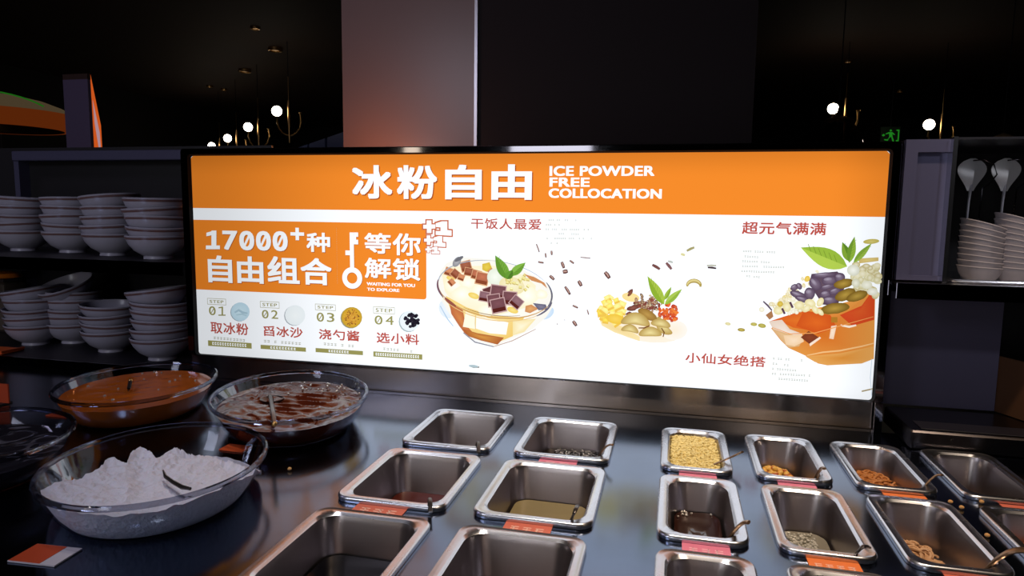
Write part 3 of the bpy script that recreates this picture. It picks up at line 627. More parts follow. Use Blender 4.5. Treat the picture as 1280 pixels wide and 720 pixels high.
# --- dessert 2: nuts
p = Paint(740, 340, 7.2)
p.ell(500, 500, 330, 130, 8, (250, 240, 224), (252, 232, 196)); p.ell(740, 520, 120, 90, 0, (252, 244, 236), (252, 236, 214))
p.poly([(70, 430), (120, 425), (300, 500), (430, 580), (430, 620), (200, 540), (90, 480)], (246, 226, 170), (240, 214, 150))
for k in range(34):
    cx, cy = 180 + rnd.gauss(0, 70), 340 + rnd.gauss(0, 55); p.cube(max(85, min(330, cx)), max(230, min(450, cy)), rnd.uniform(22, 40), rnd.uniform(-40, 40), rnd.choice([(246, 218, 110), (250, 228, 140), (242, 206, 84)]), (238, 196, 80))
p.ell(210, 420, 80, 44, 10, (238, 196, 66), (246, 212, 96))
for q in ((340, 185, 40, 18, -50), (370, 320, 60, 24, -15), (330, 370, 30, 12, -20), (420, 280, 50, 22, 10)): p.ell(*q, (104, 56, 48), (148, 92, 80), jag=4)
p.ell(350, 225, 80, 40, 10, (246, 220, 150), (250, 228, 160)); p.ell(345, 190, 34, 14, -50, (120, 66, 52), (150, 90, 70))
for k in range(60):
    cx, cy = 520 + rnd.gauss(0, 60), 290 + rnd.gauss(0, 42); p.ell(max(400, min(640, cx)), max(210, min(400, cy)), rnd.uniform(12, 26), rnd.uniform(8, 16), rnd.uniform(0, 180), rnd.choice([(110, 50, 44), (86, 40, 40), (150, 96, 80), (214, 196, 160), (132, 66, 52)]), rnd.choice([(150, 84, 70), (206, 180, 140)]), 8)
for k in range(50):
    cx, cy = 690 + rnd.gauss(0, 40), 370 + rnd.gauss(0, 42); p.ell(max(610, min(760, cx)), max(290, min(450, cy)), rnd.uniform(14, 28), rnd.uniform(10, 18), rnd.uniform(0, 180), rnd.choice([(222, 96, 44), (200, 66, 40), (240, 140, 60), (178, 60, 50)]), rnd.choice([(238, 120, 60), (214, 80, 50)]), 8)
p.ell(500, 380, 95, 42, 28, (150, 112, 52), (190, 152, 80))
def bean(cx, cy, r, rot, bend=1):
    pts = []
    for i in range(24):
        t = 2 * math.pi * i / 24; u = r * math.cos(t); v = r * .42 * math.sin(t) + bend * r * .35 * (math.cos(t) ** 2) - bend * r * .12; a = math.radians(rot); pts.append((cx + u * math.cos(a) - v * math.sin(a), cy + u * math.sin(a) + v * math.cos(a)))
    p.poly(pts, (184, 152, 80), (238, 222, 156))
bean(395, 430, 132, 6); bean(345, 510, 80, 10); bean(640, 490, 100, 50, -.9); bean(525, 540, 104, 0, .7); bean(620, 460, 90, 10, .5)
p.line([(420, 500), (470, 500), (520, 480)], 12, (120, 70, 40)); p.line([(625, 500), (650, 540), (640, 580)], 12, (120, 80, 40))
p.leaf((650, 290), (500, 35), 46, (168, 196, 72), (142, 176, 52)); p.leaf((655, 290), (810, 150), 30, (150, 186, 66), (170, 200, 84)); p.leaf((650, 250), (715, 130), 20, (140, 176, 54), (160, 190, 70))
p.done('dessert_picture', 'printed plate of nuts, dried fruit and a green leaf')
# --- dessert 3
p = Paint(940, 370, 5.141)
E3 = 780
p.poly([(120, 205), (200, 140), (300, 90), (500, 60), (760, 0), (788, -60), (778, 400), (700, 430), (480, 442), (420, 430), (340, 380), (230, 330), (180, 280)], (224, 150, 70), (212, 110, 36))
p.poly([(110, 160), (200, 130), (330, 90), (420, 110), (500, 150), (440, 230), (260, 200), (200, 170)], (216, 96, 34), (224, 116, 40))
p.poly([(560, 120), (700, 60), (784, -60), (780, 150), (640, 190)], (206, 70, 34), (212, 88, 40))
p.poly([(330, 90), (500, 120), (540, 200), (420, 240), (280, 190)], (206, 84, 30), (222, 104, 36))
p.poly([(105, 160), (190, 150), (240, 210), (320, 240), (300, 300), (230, 320), (150, 240)], (226, 206, 190), (240, 226, 214))
p.poly([(120, 205), (230, 240), (330, 260), (300, 320), (230, 330)], (216, 172, 120), (232, 196, 150))
p.poly([(200, 250), (320, 245), (330, 290), (270, 320), (215, 310)], (238, 204, 164), (246, 220, 190))
p.poly([(310, 262), (360, 222), (425, 262), (365, 305)], (120, 56, 34), (138, 66, 40)); p.poly([(365, 303), (432, 258), (440, 268), (370, 320)], (244, 224, 206))
p.poly([(505, 190), (540, 185), (520, 275), (492, 270)], (240, 206, 178), (248, 226, 206)); p.line([(565, 185), (620, 195), (665, 185)], 14, (248, 232, 216)); p.line([(505, 150), (545, 150)], 40, (176, 120, 40))
p.line([(350, 378), (450, 358), (560, 348), (700, 320), (778, 300)], 10, (240, 190, 130)); p.line([(130, 200), (240, 240), (400, 235), (560, 190), (776, 130)], 6, (236, 160, 90))
p.poly([(340, 385), (560, 365), (778, 320), (778, 400), (700, 430), (480, 442), (400, 420)], (226, 164, 88), (216, 140, 56))
p.line([(70, 32), (100, 60), (125, 90)], 12, (96, 80, 96)); p.poly([(85, 120), (125, 90), (135, 130), (110, 150)], (170, 120, 80))
p.line([(700, 608), (770, 592)], 10, (166, 150, 110)); p.ell(62, 188, 26, 14, 10, (170, 160, 70), (196, 186, 100)); p.line([(765, 400), (755, 520), (765, 640)], 4, (190, 210, 226))
p.done('dessert_picture', 'printed orange tea dessert bowl cut by the right border')
p = Paint(960, 290, 6.547)
for k in range(60): p.ell(90 + rnd.gauss(80, 75), 560 + rnd.gauss(30, 40), rnd.uniform(16, 26), rnd.uniform(14, 22), 0, rnd.choice([(232, 226, 196), (240, 236, 214), (210, 196, 140)]), (250, 248, 236))
for k in range(40): a = rnd.random(); p.ell(60 + 330 * a + rnd.gauss(0, 12), 600 - 240 * a + rnd.gauss(0, 22), 16, 12, rnd.uniform(0, 90), rnd.choice([(222, 206, 150), (236, 226, 190), (226, 200, 90)]), (244, 238, 214))
for k in range(75): cx = rnd.uniform(690, 895); p.ell(cx, rnd.uniform(250, 520), rnd.uniform(22, 34), rnd.uniform(20, 30), 0, rnd.choice([(204, 198, 150), (222, 216, 176), (190, 176, 120)]), (236, 232, 206), 12)
p.poly([(730, 215), (895, 205), (895, 235), (740, 255)], (206, 180, 110), (226, 206, 130))
p.poly([(350, 340), (560, 320), (640, 400), (560, 600), (440, 590), (330, 420)], (86, 66, 84), (104, 84, 98))
for cx, cy, rx, ry, rot in ((210, 450, 34, 26, -30), (250, 440, 30, 22, 60), (240, 510, 70, 30, 20), (335, 500, 44, 50, 0), (380, 420, 60, 44, 50), (450, 350, 100, 22, -4), (495, 395, 62, 40, -5), (580, 370, 44, 40, 0), (480, 445, 60, 20, -15), (465, 505, 48, 34, -10), (540, 480, 50, 26, -20), (500, 555, 60, 36, 0), (275, 545, 60, 24, 15)):
    p.ell(cx, cy, rx, ry, rot, (84, 66, 88), (132, 116, 136), jag=2); p.ell(cx - rx * .2, cy - ry * .3, rx * .55, ry * .35, rot, (130, 116, 136), (168, 158, 176))
for cx, cy, rx, ry, rot in ((610, 420, 80, 38, -12), (625, 510, 90, 44, -22), (540, 620, 120, 44, -8), (720, 520, 90, 40, -20)): p.ell(cx, cy, rx, ry, rot, (120, 92, 32), (182, 150, 66), jag=3)
for cx, cy, rx, ry, rot in ((340, 580, 46, 34, 20), (420, 570, 26, 40, 30), (310, 620, 40, 26, -40), (380, 630, 24, 40, -35), (420, 650, 20, 36, -45), (250, 595, 40, 34, 0), (150, 610, 34, 40, 0), (80, 640, 40, 34, 0)): p.ell(cx, cy, rx, ry, rot, (226, 214, 156), (246, 240, 206))
for q in ((120, 640), (185, 590)): p.line([(q[0] - 10, q[1] - 20), (q[0] + 12, q[1] + 26)], 20, (88, 60, 80))
p.ell(95, 585, 24, 24, 0, (200, 170, 70), (226, 200, 90)); p.ell(315, 380, 22, 26, 30, (226, 190, 70), (240, 210, 110))
p.ell(690, 310, 52, 46, 0, (212, 214, 196), (246, 248, 240)); p.ell(710, 415, 34, 36, 0, (206, 206, 180), (240, 240, 224)); p.ell(800, 430, 44, 34, 0, (220, 220, 196), (244, 244, 230)); p.ell(845, 485, 44, 30, 0, (220, 220, 200), (246, 246, 236))
p.leaf((640, 280), (262, 125), 80, (150, 184, 62), (176, 204, 80)); p.leaf((660, 240), (600, 80), 36, (96, 140, 40), (128, 164, 54)); p.leaf((655, 250), (700, 35), 34, (142, 180, 62), (110, 150, 48)); p.leaf((690, 250), (840, 90), 26, (150, 184, 72), (126, 164, 56)); p.ell(835, 76, 66, 20, -4, (188, 176, 84), (214, 200, 120))
p.done('topping_picture', 'printed beans, pearls and mint leaves over the orange dessert')
# --- flecks and cashews
p = Paint(670, 290, 5.54)
for x0, y0, x1, y1, wd in ((8, 82, 28, 138, 9), (70, 145, 74, 175, 12), (112, 128, 114, 158, 14), (20, 205, 58, 212, 14), (182, 205, 198, 248, 22), (190, 275, 224, 268, 30), (238, 195, 266, 216, 14), (312, 173, 380, 180, 7), (100, 300, 130, 328, 22), (298, 335, 318, 372, 26), (205, 375, 240, 430, 20), (258, 505, 294, 522, 14), (358, 535, 368, 568, 9), (260, 612, 284, 646, 24), (480, 275, 512, 318, 30), (148, 632, 156, 634, 6), (200, 604, 206, 606, 5)):
    q = (x1 - x0, y1 - y0); p.line([(x0, y0), (x0 + q[0] * .5, y0 + q[1] * .45), (x1, y1)], wd, (104, 66, 60)); p.line([(x0 + q[0] * .1, y0 + q[1] * .1 - 2), (x0 + q[0] * .5, y0 + q[1] * .4 - 2), (x0 + q[0] * .8, y0 + q[1] * .8)], wd * .35, (196, 160, 150)); p.done('printed_fleck'); p.b = MB()
p = Paint(680, 260, 3.6)
for x0, y0, x1, y1, wd, c in ((488, 254, 522, 274, 14, (120, 76, 72)), (550, 245, 574, 274, 14, (130, 90, 90)), (558, 238, 580, 244, 10, (190, 196, 190)), (642, 192, 676, 176, 12, (168, 160, 110)), (616, 206, 634, 212, 12, (220, 214, 160)), (732, 258, 774, 258, 9, (190, 190, 176)), (736, 266, 774, 270, 9, (72, 56, 60))): p.line([(x0, y0), ((x0 + x1) / 2, (y0 + y1) / 2 - 1), (x1, y1)], wd, c); p.done('printed_fleck'); p.b = MB()
def cash(cx, cy, r, rot):
    p.line(arc(cx, cy, r, r * .75, 180 + rot, 380 + rot, 0, 10), r * .62, (178, 156, 82)); p.line(arc(cx, cy - r * .06, r, r * .75, 190 + rot, 350 + rot, 0, 10), r * .3, (222, 206, 140))
cash(674, 348, 30, -8); p.done('printed_cashew'); p.b = MB()
for q in ((826, 518, 13, 7, 10, (216, 206, 150), (234, 226, 180)), (886, 545, 17, 8, 5, (160, 140, 60), (200, 184, 96)), (942, 520, 15, 8, 5, (176, 164, 76), (206, 196, 110))): p.ell(*q); p.done('printed_seed'); p.b = MB()
p.line([(-330, 706), (-312, 712), (-286, 712)], 8, (130, 120, 110)); p.ell(-312, 708, 22, 6, 6, (176, 196, 204))
p.done('printed_seed')
# --- small unreadable print: rows of tiny marks
b = MB(); y = lay()
def marks(x0, y0, x1, y1, h, gap=.25, dens=.75):
    n = max(2, int(abs(x1 - x0) / (h * 1.1)))
    for i in range(n):
        if rnd.random() > dens: continue
        xx = x0 + (x1 - x0) * i / n; yy = y0 + (y1 - y0) * i / n; ww = h * .8
        for k in range(2): a = yy + h * (-.4 + .55 * k); px_poly(b, [(xx, a), (xx + ww, a), (xx + ww, a + h * .22), (xx, a + h * .22)], y)
        a = xx + ww * rnd.uniform(.2, .7); px_poly(b, [(a, yy - h * .4), (a + h * .18, yy - h * .4), (a + h * .18, yy + h * .5), (a, yy + h * .5)], y)
for i, (l, r_) in enumerate(((684, 722), (683, 704), (683, 740), (699, 725), (684, 744), (689, 706))): marks(l, 275 + i * 5.7, r_, 275.4 + i * 5.7, 2.2, dens=.6)
for i, (l, r_) in enumerate(((928, 969), (927, 948), (927, 962), (927, 980), (926, 968), (932, 950))): marks(l, 313.6 + i * 6.2, r_, 315.2 + i * 6.2, 2.6, dens=.85)
for i, (l, r_) in enumerate(((965, 1003), (965, 986), (964, 995), (964, 1013), (972, 1010))): marks(l, 447 + i * 6.3, r_, 449.5 + i * 6.3, 2.8, dens=.85)
for x0, y0, x1, y1 in ((270, 421.5, 310, 425), (332.5, 425.5, 380, 429), (407, 429, 446, 432), (481, 435, 523, 439)): marks(x0, y0, x1, y1, 3.6, dens=.9)
tag(b.build('small_print', MAT['grey_film'], sign, False), kind='stuff')
# --- the four steps
def rect_frame(b, tl, br_, t, y):
    (x0, z1), (x1, z0) = S(*tl), S(*br_)
    for q in (((x0, z0), (x1, z0), (x1, z0 + t), (x0, z0 + t)), ((x0, z1 - t), (x1, z1 - t), (x1, z1), (x0, z1)), ((x0, z0), (x0 + t, z0), (x0 + t, z1), (x0, z1)), ((x1 - t, z0), (x1, z0), (x1, z1), (x1 - t, z1))): flat_poly(b, q, y)
O_ = MAT['olive_film']
for k, (num, txt, st, nn, cc, cr, tt, bar) in enumerate((
    ('01', '取冰粉', (262, 372, 285.5, 381), (264, 382, 285, 394), (303.3, 389), 12, (266, 401, 313.5, 418.5), (263, 424.5, 317.5, 435)),
    ('02', '舀冰沙', (327.8, 375.8, 352, 385), (330, 386.5, 350.5, 398), (371.5, 393.3), 13, (332, 406, 381, 422), (328.5, 430, 385, 438.8)),
    ('03', '浇勺酱', (396.4, 379, 422, 388), (398.3, 389.8, 420.5, 402), (442, 396), 13.4, (401, 410, 451.7, 426), (397, 434, 456, 443)),
    ('04', '选小料', (469, 382.2, 495.6, 392.2), (470.6, 393.3, 494.4, 405.5), (515.5, 400.2), 13.4, (473, 414, 526, 430.5), (469, 438, 530, 448.5)))):
    b = MB(); rect_frame(b, st[:2], st[2:], .0009, lay()); b.build('step_box', O_, sign, False)
    lettering('step_lettering', 'STEP', (st[0] + 3, st[1] + 2.2), (st[2] - 3, st[3] - 2.2), O_, .0001, bx=.0003, space=1.1)
    wq = (nn[2] - nn[0]); lettering('step_number', '0', nn[:2], (nn[0] + wq * .42, nn[3] - .4), O_, .0002)
    zero_slash(nn[0] + wq * .12, nn[1] + 3, nn[0] + wq * .33, nn[3] - 3.5, 1.2, O_)
    if k: lettering('step_number', num[1], (nn[0] + wq * .57, nn[1] + .4), nn[2:], O_, .0002)
    else: slab_one(nn[0] + wq * .57, nn[1] + .6, nn[2], nn[3], 1.9, O_, name='step_number')
    lettering('step_title', txt, tt[:2], tt[2:], R_, .0005, space=1.08)
    b = MB(); (x0, z1), (x1, z0) = S(*bar[:2]), S(*bar[2:]); flat_poly(b, [(x0, z0), (x1, z0), (x1, z1), (x0, z1)], lay()); b.build('step_bar', O_, sign, False)
    b = MB(); y = lay(); n = (14, 9, 8, 19)[k]; ww = (x1 - x0); m0 = x0 + ww * (.10, .22, .28, .05)[k]; m1 = x1 - ww * (.10, .20, .28, .05)[k]; zm = (z0 + z1) / 2; hh = (z1 - z0) * .26
    for i in range(n): a = m0 + (m1 - m0) * i / n; q = (m1 - m0) / n * .62; flat_poly(b, [(a, zm - hh), (a + q, zm - hh), (a + q, zm - hh * .3), (a, zm - hh * .3)], y); flat_poly(b, [(a, zm + hh * .3), (a + q, zm + hh * .3), (a + q, zm + hh), (a, zm + hh)], y); flat_poly(b, [(a, zm - hh), (a + q * .35, zm - hh), (a + q * .35, zm + hh), (a, zm + hh)], y)
    b.build('step_bar_print', W, sign, False)
    q = Paint(cc[0], cc[1], 1)
    cr = cr * .97
    if k == 0: q.ell(-.8, .5, cr, cr, 0, (150, 166, 176)); q.ell(0, 0, cr, cr, 0, (190, 220, 236), (206, 232, 244)); q.line([(-7, 1), (-2, -2), (3, 1), (9, 2)], 3, (168, 198, 214)); q.line([(-5, 4), (2, 3), (8, 5)], 2, (176, 206, 220))
    if k == 1: q.ell(-1, .6, cr, cr, 0, (160, 168, 176)); q.ell(0, 0, cr, cr, 0, (238, 246, 250), (246, 252, 254))
    if k == 2:
        q.ell(-1, .8, cr, cr, 0, (150, 146, 130)); q.ell(0, 0, cr, cr, 0, (196, 160, 50), (222, 180, 70)); q.ell(0, 0, cr * .86, cr * .86, 0, (214, 166, 50), (214, 150, 60))
        for i in range(70): t = rnd.uniform(0, 6.28); r_ = cr * .75 * math.sqrt(rnd.random()); q.ell(r_ * math.cos(t), r_ * math.sin(t), .9, .7, 0, rnd.choice([(160, 96, 40), (190, 120, 50), (110, 70, 40), (226, 180, 70)]), None, 6)
    if k == 3:
        q.ell(-2.5, 1, cr * .95, cr, 0, (170, 186, 190)); q.ell(-1.2, .2, cr * .95, cr * .97, 0, (232, 242, 248), (240, 248, 252))
        for i in range(46): t = rnd.uniform(0, 6.28); r_ = cr * .66 * math.sqrt(rnd.random()); q.ell(1.5 + r_ * math.cos(t), -.5 + r_ * math.sin(t), 2.2, 2.0, 0, rnd.choice([(22, 20, 30), (36, 32, 44), (14, 12, 20)]), rnd.choice([(60, 54, 70), (34, 30, 44)]), 8)
    q.done('step_picture')

# ------------------------------------------------------------------ glass bowls
def el(c, a, bb, ang, z, n=56):
    t0 = math.radians(ang); out = []
    for i in range(n):
        t = 2 * math.pi * i / n; u, v = a * math.cos(t), bb * math.sin(t); out.append((c[0] + u * math.cos(t0) - v * math.sin(t0), c[1] + u * math.sin(t0) + v * math.cos(t0), z))
    return out
RH = .060
PROF = [(.60, .0005), (.74, .0015), (.80, .006), (.875, .020), (.935, .036), (.985, .054), (1.0, RH)]
def kat(z):
    for (k0, z0), (k1, z1) in zip(PROF, PROF[1:]):
        if z <= z1: return k0 + (k1 - k0) * (z - z0) / (z1 - z0)
    return 1
def glass_bowl(c, a, bb, ang, label):
    t = thing('glass_bowl', label, 'bowl', (c[0], c[1], .0005), 'large clear glass serving bowls'); th = .0035
    out = [el(c, a * k, bb * k, ang, z) for k, z in PROF]; inn = [el(c, a * k - th, bb * k - th, ang, z + (th if z < .01 else 0)) for k, z in PROF[::-1]]
    b = MB(); b.loft([el(c, .001, .001, ang, .0005)] + out[:-1]); b.build('bowl_wall', MAT['glass'], t)
    b = MB(); rr = []
    for i in range(9):
        al = 2 * math.pi * i / 8; rr.append(el(c, a - .002 + .0036 * math.cos(al), bb - .002 + .0036 * math.cos(al), ang, RH - .002 + .0040 * math.sin(al)))
    b.loft(rr); b.build('rolled_rim', MAT['rimglass'], t)
    return t
def fill(c, a, bb, ang, lvl, m, name, label, hf, cat='liquid', nr=40):
    n = 90 if nr > 45 else 56; g = .0040; b = MB(); wall = (lambda x, y, z: min(z, max(.004, lvl + hf(x, y, .96) - .002))) if cat == 'ice' else (lambda x, y, z: z); rings = [[(x, y, wall(x, y, z)) for x, y, z in el(c, (a * kat(z) - g), (bb * kat(z) - g), ang, z, n)] for z in (.004, .007, .012, .02, .03, .04, .045) if z < lvl - .003]
    for i in range(nr, 0, -1):
        f = i / nr; k = kat(lvl); rings.append([(x, y, lvl + hf(x, y, f)) for x, y, _ in el(c, (a * k - g) * f, (bb * k - g) * f, ang, 0, n)])
    b.loft(rings, True, True); return tag(b.build(name, m, loc=(c[0], c[1], .005)), label, cat, None, 'stuff')
BW = dict(ice=((-.667, .755), .156, .138, -68), orange=((-1.007, 1.098), .166, .139, -70), brown=((-.676, 1.099), .178, .139, -61), dark=((-1.001, .757), .151, .137, 142))
glass_bowl(*BW['ice'], 'clear glass bowl of white shaved ice at the front left'); glass_bowl(*BW['orange'], 'clear glass bowl of orange liquid in front of the bowl stacks')
glass_bowl(*BW['brown'], 'clear glass bowl of glossy brown jelly below the sign'); glass_bowl(*BW['dark'], 'clear glass bowl of dark clear jelly cut by the left edge')
icem = mat('shaved_ice', (206, 204, 220), .75, noise_amt=.12, nscale=160, bump=.8, sss=.1)
# ice: mound with peaks
def ridge(pts):      # pixel of crest, height
    return [(on_z(px, py, z), z, s) for px, py, z, s in pts]
CREST = [(34, 618, .050), (52, 611, .052), (81, 598, .055), (96, 597, .056), (110, 589, .058), (126, 583, .060), (134, 573, .064), (141, 570, .066), (150, 574, .065), (158, 578, .063), (166, 562, .068), (177, 556, .070), (186, 563, .067), (196, 573, .062), (206, 566, .064), (219, 561, .066), (232, 563, .065), (243, 568, .062), (252, 565, .063), (268, 569, .060), (285, 575, .057), (302, 583, .053), (322, 584, .050), (345, 580, .048)]
CR = [(px, on_z(px, py, z).y, z) for px, py, z in CREST]
MI = RM.transposed()
def to_px(p): c = MI @ (Vector(p) - Vector((0, 0, H))); return 640 + FPX * c.x / -c.z
def ice_h(x, y, f):
    u = to_px((x, y, .056)); yc, zc = CR[0][1:] if u < 200 else CR[-1][1:]
    for (u0, y0, z0), (u1, y1, z1) in zip(CR, CR[1:]):
        if u0 <= u <= u1: t = (u - u0) / (u1 - u0); yc, zc = y0 + (y1 - y0) * t, z0 + (z1 - z0) * t
    rough = .0035 * noise.noise(Vector((x * 45, y * 45, 1))) + .0035 * noise.noise(Vector((x * 110, y * 110, 5))) + .0025 * noise.noise(Vector((x * 240, y * 240, 2)))
    if y < yc:
        k = min(1, (yc - y) / .10); z = zc + (.047 - zc) * k ** .6; dip = .010 * math.exp(-((x + .560) ** 2 / .0011 + (y - .775) ** 2 / .0007)) + .012 * math.exp(-((x + .640) ** 2 / .0002 + (y - .79) ** 2 / .0004))
        z -= dip
    else: z = max(.009, zc - (y - yc) * (1.5 if u < 285 else .6))
    z = z + rough; g = min(1, max(0, (1.0 - f) * 9))
    return (min(z, .052) if f > .97 else z) - .046 if y < yc else z - .046
fill(*BW['ice'], .046, icem, 'shaved_ice', 'mound of white shaved ice heaped in the front glass bowl', ice_h, 'ice', 64)
orm = mat('orange_punch', (180, 92, 26), .16, noise_amt=.25, nscale=25)
fill(*BW['orange'], .043, orm, 'orange_punch', 'orange liquid filling the glass bowl near the bowl stacks', lambda x, y, f: .0012 * noise.noise(Vector((x * 45, y * 45, 0))))
brm = mat('brown_jelly_surface', (84, 32, 16), .13, noise_amt=.5, nscale=30)
def jel(x, y, f):
    n1 = noise.noise(Vector((x * 24, y * 42, 0))); n2 = noise.noise(Vector((x * 45, y * 75, 4)))
    return (.0045 * (1 - abs(n1) * 2.2) + .002 * n2 - .003) * min(1, (1.02 - f) * 8)
fill(*BW['brown'], .040, brm, 'brown_jelly_slices', 'glossy dark brown jelly slices filling the glass bowl below the sign', jel, 'topping', 60)
dkm = mat('dark_clear_jelly', (36, 34, 42), .08, coat=1, bump=.2, nscale=20)
fill(*BW['dark'], .036, dkm, 'clear_jelly', 'dark clear jelly in the glass bowl at the left edge', lambda x, y, f: .003 * noise.noise(Vector((x * 30, y * 30, 0))) * min(1, (1.02 - f) * 8), 'topping')
# bubbles
pts = []
for k in range(26):
    q = on_z(416 + rnd.gauss(0, 22) if k % 3 else 395 + rnd.gauss(0, 20), 483 + rnd.gauss(0, 4), .046); pts.append((q.x, q.y, .0455))
scatter_blobs('foam_bubbles', 'bright bubbles at the back of the brown jelly', 'bubbles', pts, .0026, bub)
pts = [tuple(on_z(px, py, .0445)) for px, py in ((178, 467), (180, 474), (193, 465), (202, 466), (212, 477), (219, 475), (198, 487), (141, 500), (131, 495), (148, 486), (237, 471), (244, 476), (225, 470), (110, 483))]
scatter_blobs('foam_bubbles', 'small pale bubbles on the orange liquid', 'bubbles', pts, .0024, bub)
# ladle handles in the bowls
def bowl_ladle(pts, label, cup):
    t = thing('bowl_ladle', label, 'ladle', tuple(pts[0]), 'dark ladles in the glass bowls')
    b = MB(); b.tube(pts, [.0035] * len(pts), 8, True, .6); b.build('handle', handd, t)
    b = MB(); b.lathe([(.001, -.010), (.014, -.007), (.021, .002), (.0215, .003), (.020, .002), (.013, -.005), (.001, -.008)], 20, pts[0]); b.build('ladle_cup', handd, t)
    b = MB(); b.sphere(pts[-1], .0045, 8, 6); b.build('handle_tip', MAT['brass'], t)
a = on_z(340, 500, .040); bowl_ladle([a, a + Vector((.006, -.015, .014)), on_z(342, 520, .070), on_z(343, 530, .066)], 'dark ladle hanging over the front rim of the brown jelly bowl', 0)
a = on_z(160, 489, .040); bowl_ladle([a, on_z(161, 486, .050), on_z(163, 476, .054)], 'dark ladle handle standing in the orange liquid', 0)
# clear spoon in the ice
t = thing('ice_spoon', 'dark edged spoon half buried in the shaved ice', 'spoon', tuple(on_z(206, 592, .06)))
b = MB(); q = [on_z(204, 588, .066), on_z(207, 596, .064), on_z(217, 603, .062), on_z(228, 609, .061), on_z(238, 611, .061)]; b.tube(q, [.001, .0024, .0026, .0028, .002], 8); b.build('spoon_edge', handd, t)
# cards
def card(cx, cy, rot, sx, sy, label, m0, m1):
    t = thing('price_card', label, 'label', (cx, cy, .0005), 'cards beside the glass bowls', (0, 0, rot))
    b = MB(); b.box(-sx, sx, -sy, sy, 0, .0016); b.build('card', m1, t, False, False)
    b = MB(); b.box(-sx * .98, sx * .35, -sy * .96, sy * .96, .0016, .0020); b.build('printed_field', m0, t, False, False)
redf = mat('card_red_print', (186, 70, 34), .5); wh = mat('card_white', (196, 188, 198), .5); orf = mat('card_orange_print', (232, 96, 44), .5)
q = on_z(57, 694, .001); card(q.x, q.y, math.radians(4), .030, .020, 'red and white card on the counter at the bottom left', redf, wh)
q = on_z(290, 563, .001); card(q.x, q.y + .01, math.radians(0), .022, .014, 'orange card behind the ice bowl under the brown jelly bowl', orf, orf)
q = on_z(78, 516, .001); card(q.x + .01, q.y - .01, 0, .024, .014, 'orange card behind the clear jelly bowl under the orange bowl', redf, redf)

# ------------------------------------------------------------------ left shelf unit with stacked bowls
SH1, SH0 = .272, .022; SB = 1.70
un = thing('shelf_unit', 'dark steel shelf unit full of stacked bowls left of the sign', 'shelf', (-1.6, 1.5, .0))
for z in (SH1, SH0):
    b = MB(); b.box(-2.45, -1.088, SY - .005, SB, z - .004, z); b.build('shelf_board', MAT['black'], un, False)
    b = MB(); b.box(-2.45, -1.088, SY - .009, SY - .005, z - .030 if z == SH1 else .0005, z); b.build('shelf_lip', MAT['frame'], un, False)
b = MB(); b.box(-2.45, -1.088, SB, SB + .01, .0005, .57); b.build('back_sheet', MAT['dark'], un, False)
zt = on_y(120, 188, 1.66).z; xl = on_y(14, 190, 1.66).x
b = MB(); b.box(xl, -1.088, 1.66, 1.70, zt - .028, zt, .002); b.build('top_rail', MAT['cabinet'], un, False)
b = MB(); b.box(xl, xl + .018, 1.665, 1.70, .022, zt - .028); b.build('upright', MAT['cabinet'], un, False)
def make_bowl():
    t = thing('rice_bowl', '', 'bowl', (0, 0, 0)); R = .071
    prof = [(.001, .006), (.030, .006), (.034, .008), (.052, .020), (.064, .036), (.0690, .048), (R, .0545), (R + .0006, .056), (R - .001, .0572), (R - .003, .056), (.0660, .048), (.061, .036), (.049, .021), (.030, .011), (.001, .010)]
    b = MB(); b.lathe(prof, 40); b.build('bowl_body', MAT['china'], t, True, False)
    b = MB(); b.lathe([(.0315, .0075), (.033, 0), (.030, 0), (.028, .0065)], 32); b.build('foot_ring', MAT['china'], t, True, False)
    b = MB(); b.lathe([(.0695, .0480), (.0704, .0505), (R + .0002, .0528)], 40)
    for v in b.v: d = Vector((v.x, v.y, 0)).normalized() * .0006; v += d
    b.build('rim_stripe', MAT['stripe'], t, True, False)
    return t
bowl = make_bowl(); used = [False]
def put_bowl(loc, rot, label, group):
    if not used[0]: bowl.location = loc; bowl.rotation_euler = rot; bowl['label'] = label; bowl['group'] = group; used[0] = True; return bowl
    return dup(bowl, loc, rot, label, group)
ordn = ['bottom', 'second from bottom', 'third from bottom', 'fourth from bottom', 'fifth from bottom', 'sixth from bottom']
rb = random.Random(5)
def stack(px, py, Y, zs, n, shelf, who, top_tilt=None, pitch=.0225):
    X = on_y(px, py, Y).x; g = '%s, bowls' % who
    for k in range(n):
        tl = (rb.uniform(-.05, .05), rb.uniform(-.06, .06), rb.uniform(0, 6.28)) if k else (0, 0, rb.uniform(0, 6))
        if top_tilt and k == n - 1: tl = top_tilt
        tl = Matrix.Rotation(tl[0], 3, 'X') @ Matrix.Rotation(tl[1], 3, 'Y'); e = tl.to_euler()
        put_bowl((X + rb.uniform(-.002, .002) * (k > 0), Y, zs + .0003 + k * pitch + (.006 if top_tilt and k == n - 1 else 0)), e, '%s stoneware bowl of the %s' % ({0: 'bottom', n - 1: 'topmost'}.get(k, ordn[k]), who), 'bowls in the ' + who)
stack(197, 300, 1.420, SH1, 5, 1, 'upper shelf stack next to the sign')
stack(142, 300, 1.475, SH1, 5, 1, 'upper shelf stack second from the sign', (0.0, -.10, 0))
stack(91, 300, 1.525, SH1, 5, 1, 'upper shelf stack third from the sign')
stack(30, 300, 1.530, SH1, 5, 1, 'upper shelf stack at the left edge')
stack(203, 440, 1.420, SH0, 6, 0, 'lower shelf stack next to the sign', (0, -.12, 0))
stack(141, 440, 1.465, SH0, 4, 0, 'lower shelf stack second from the sign')
stack(95, 440, 1.530, SH0, 6, 0, 'lower shelf stack third from the sign', (.36, -.10, 0), .0215)
stack(46, 440, 1.480, SH0, 5, 0, 'lower shelf stack at the left edge', (.05, -.14, 0))
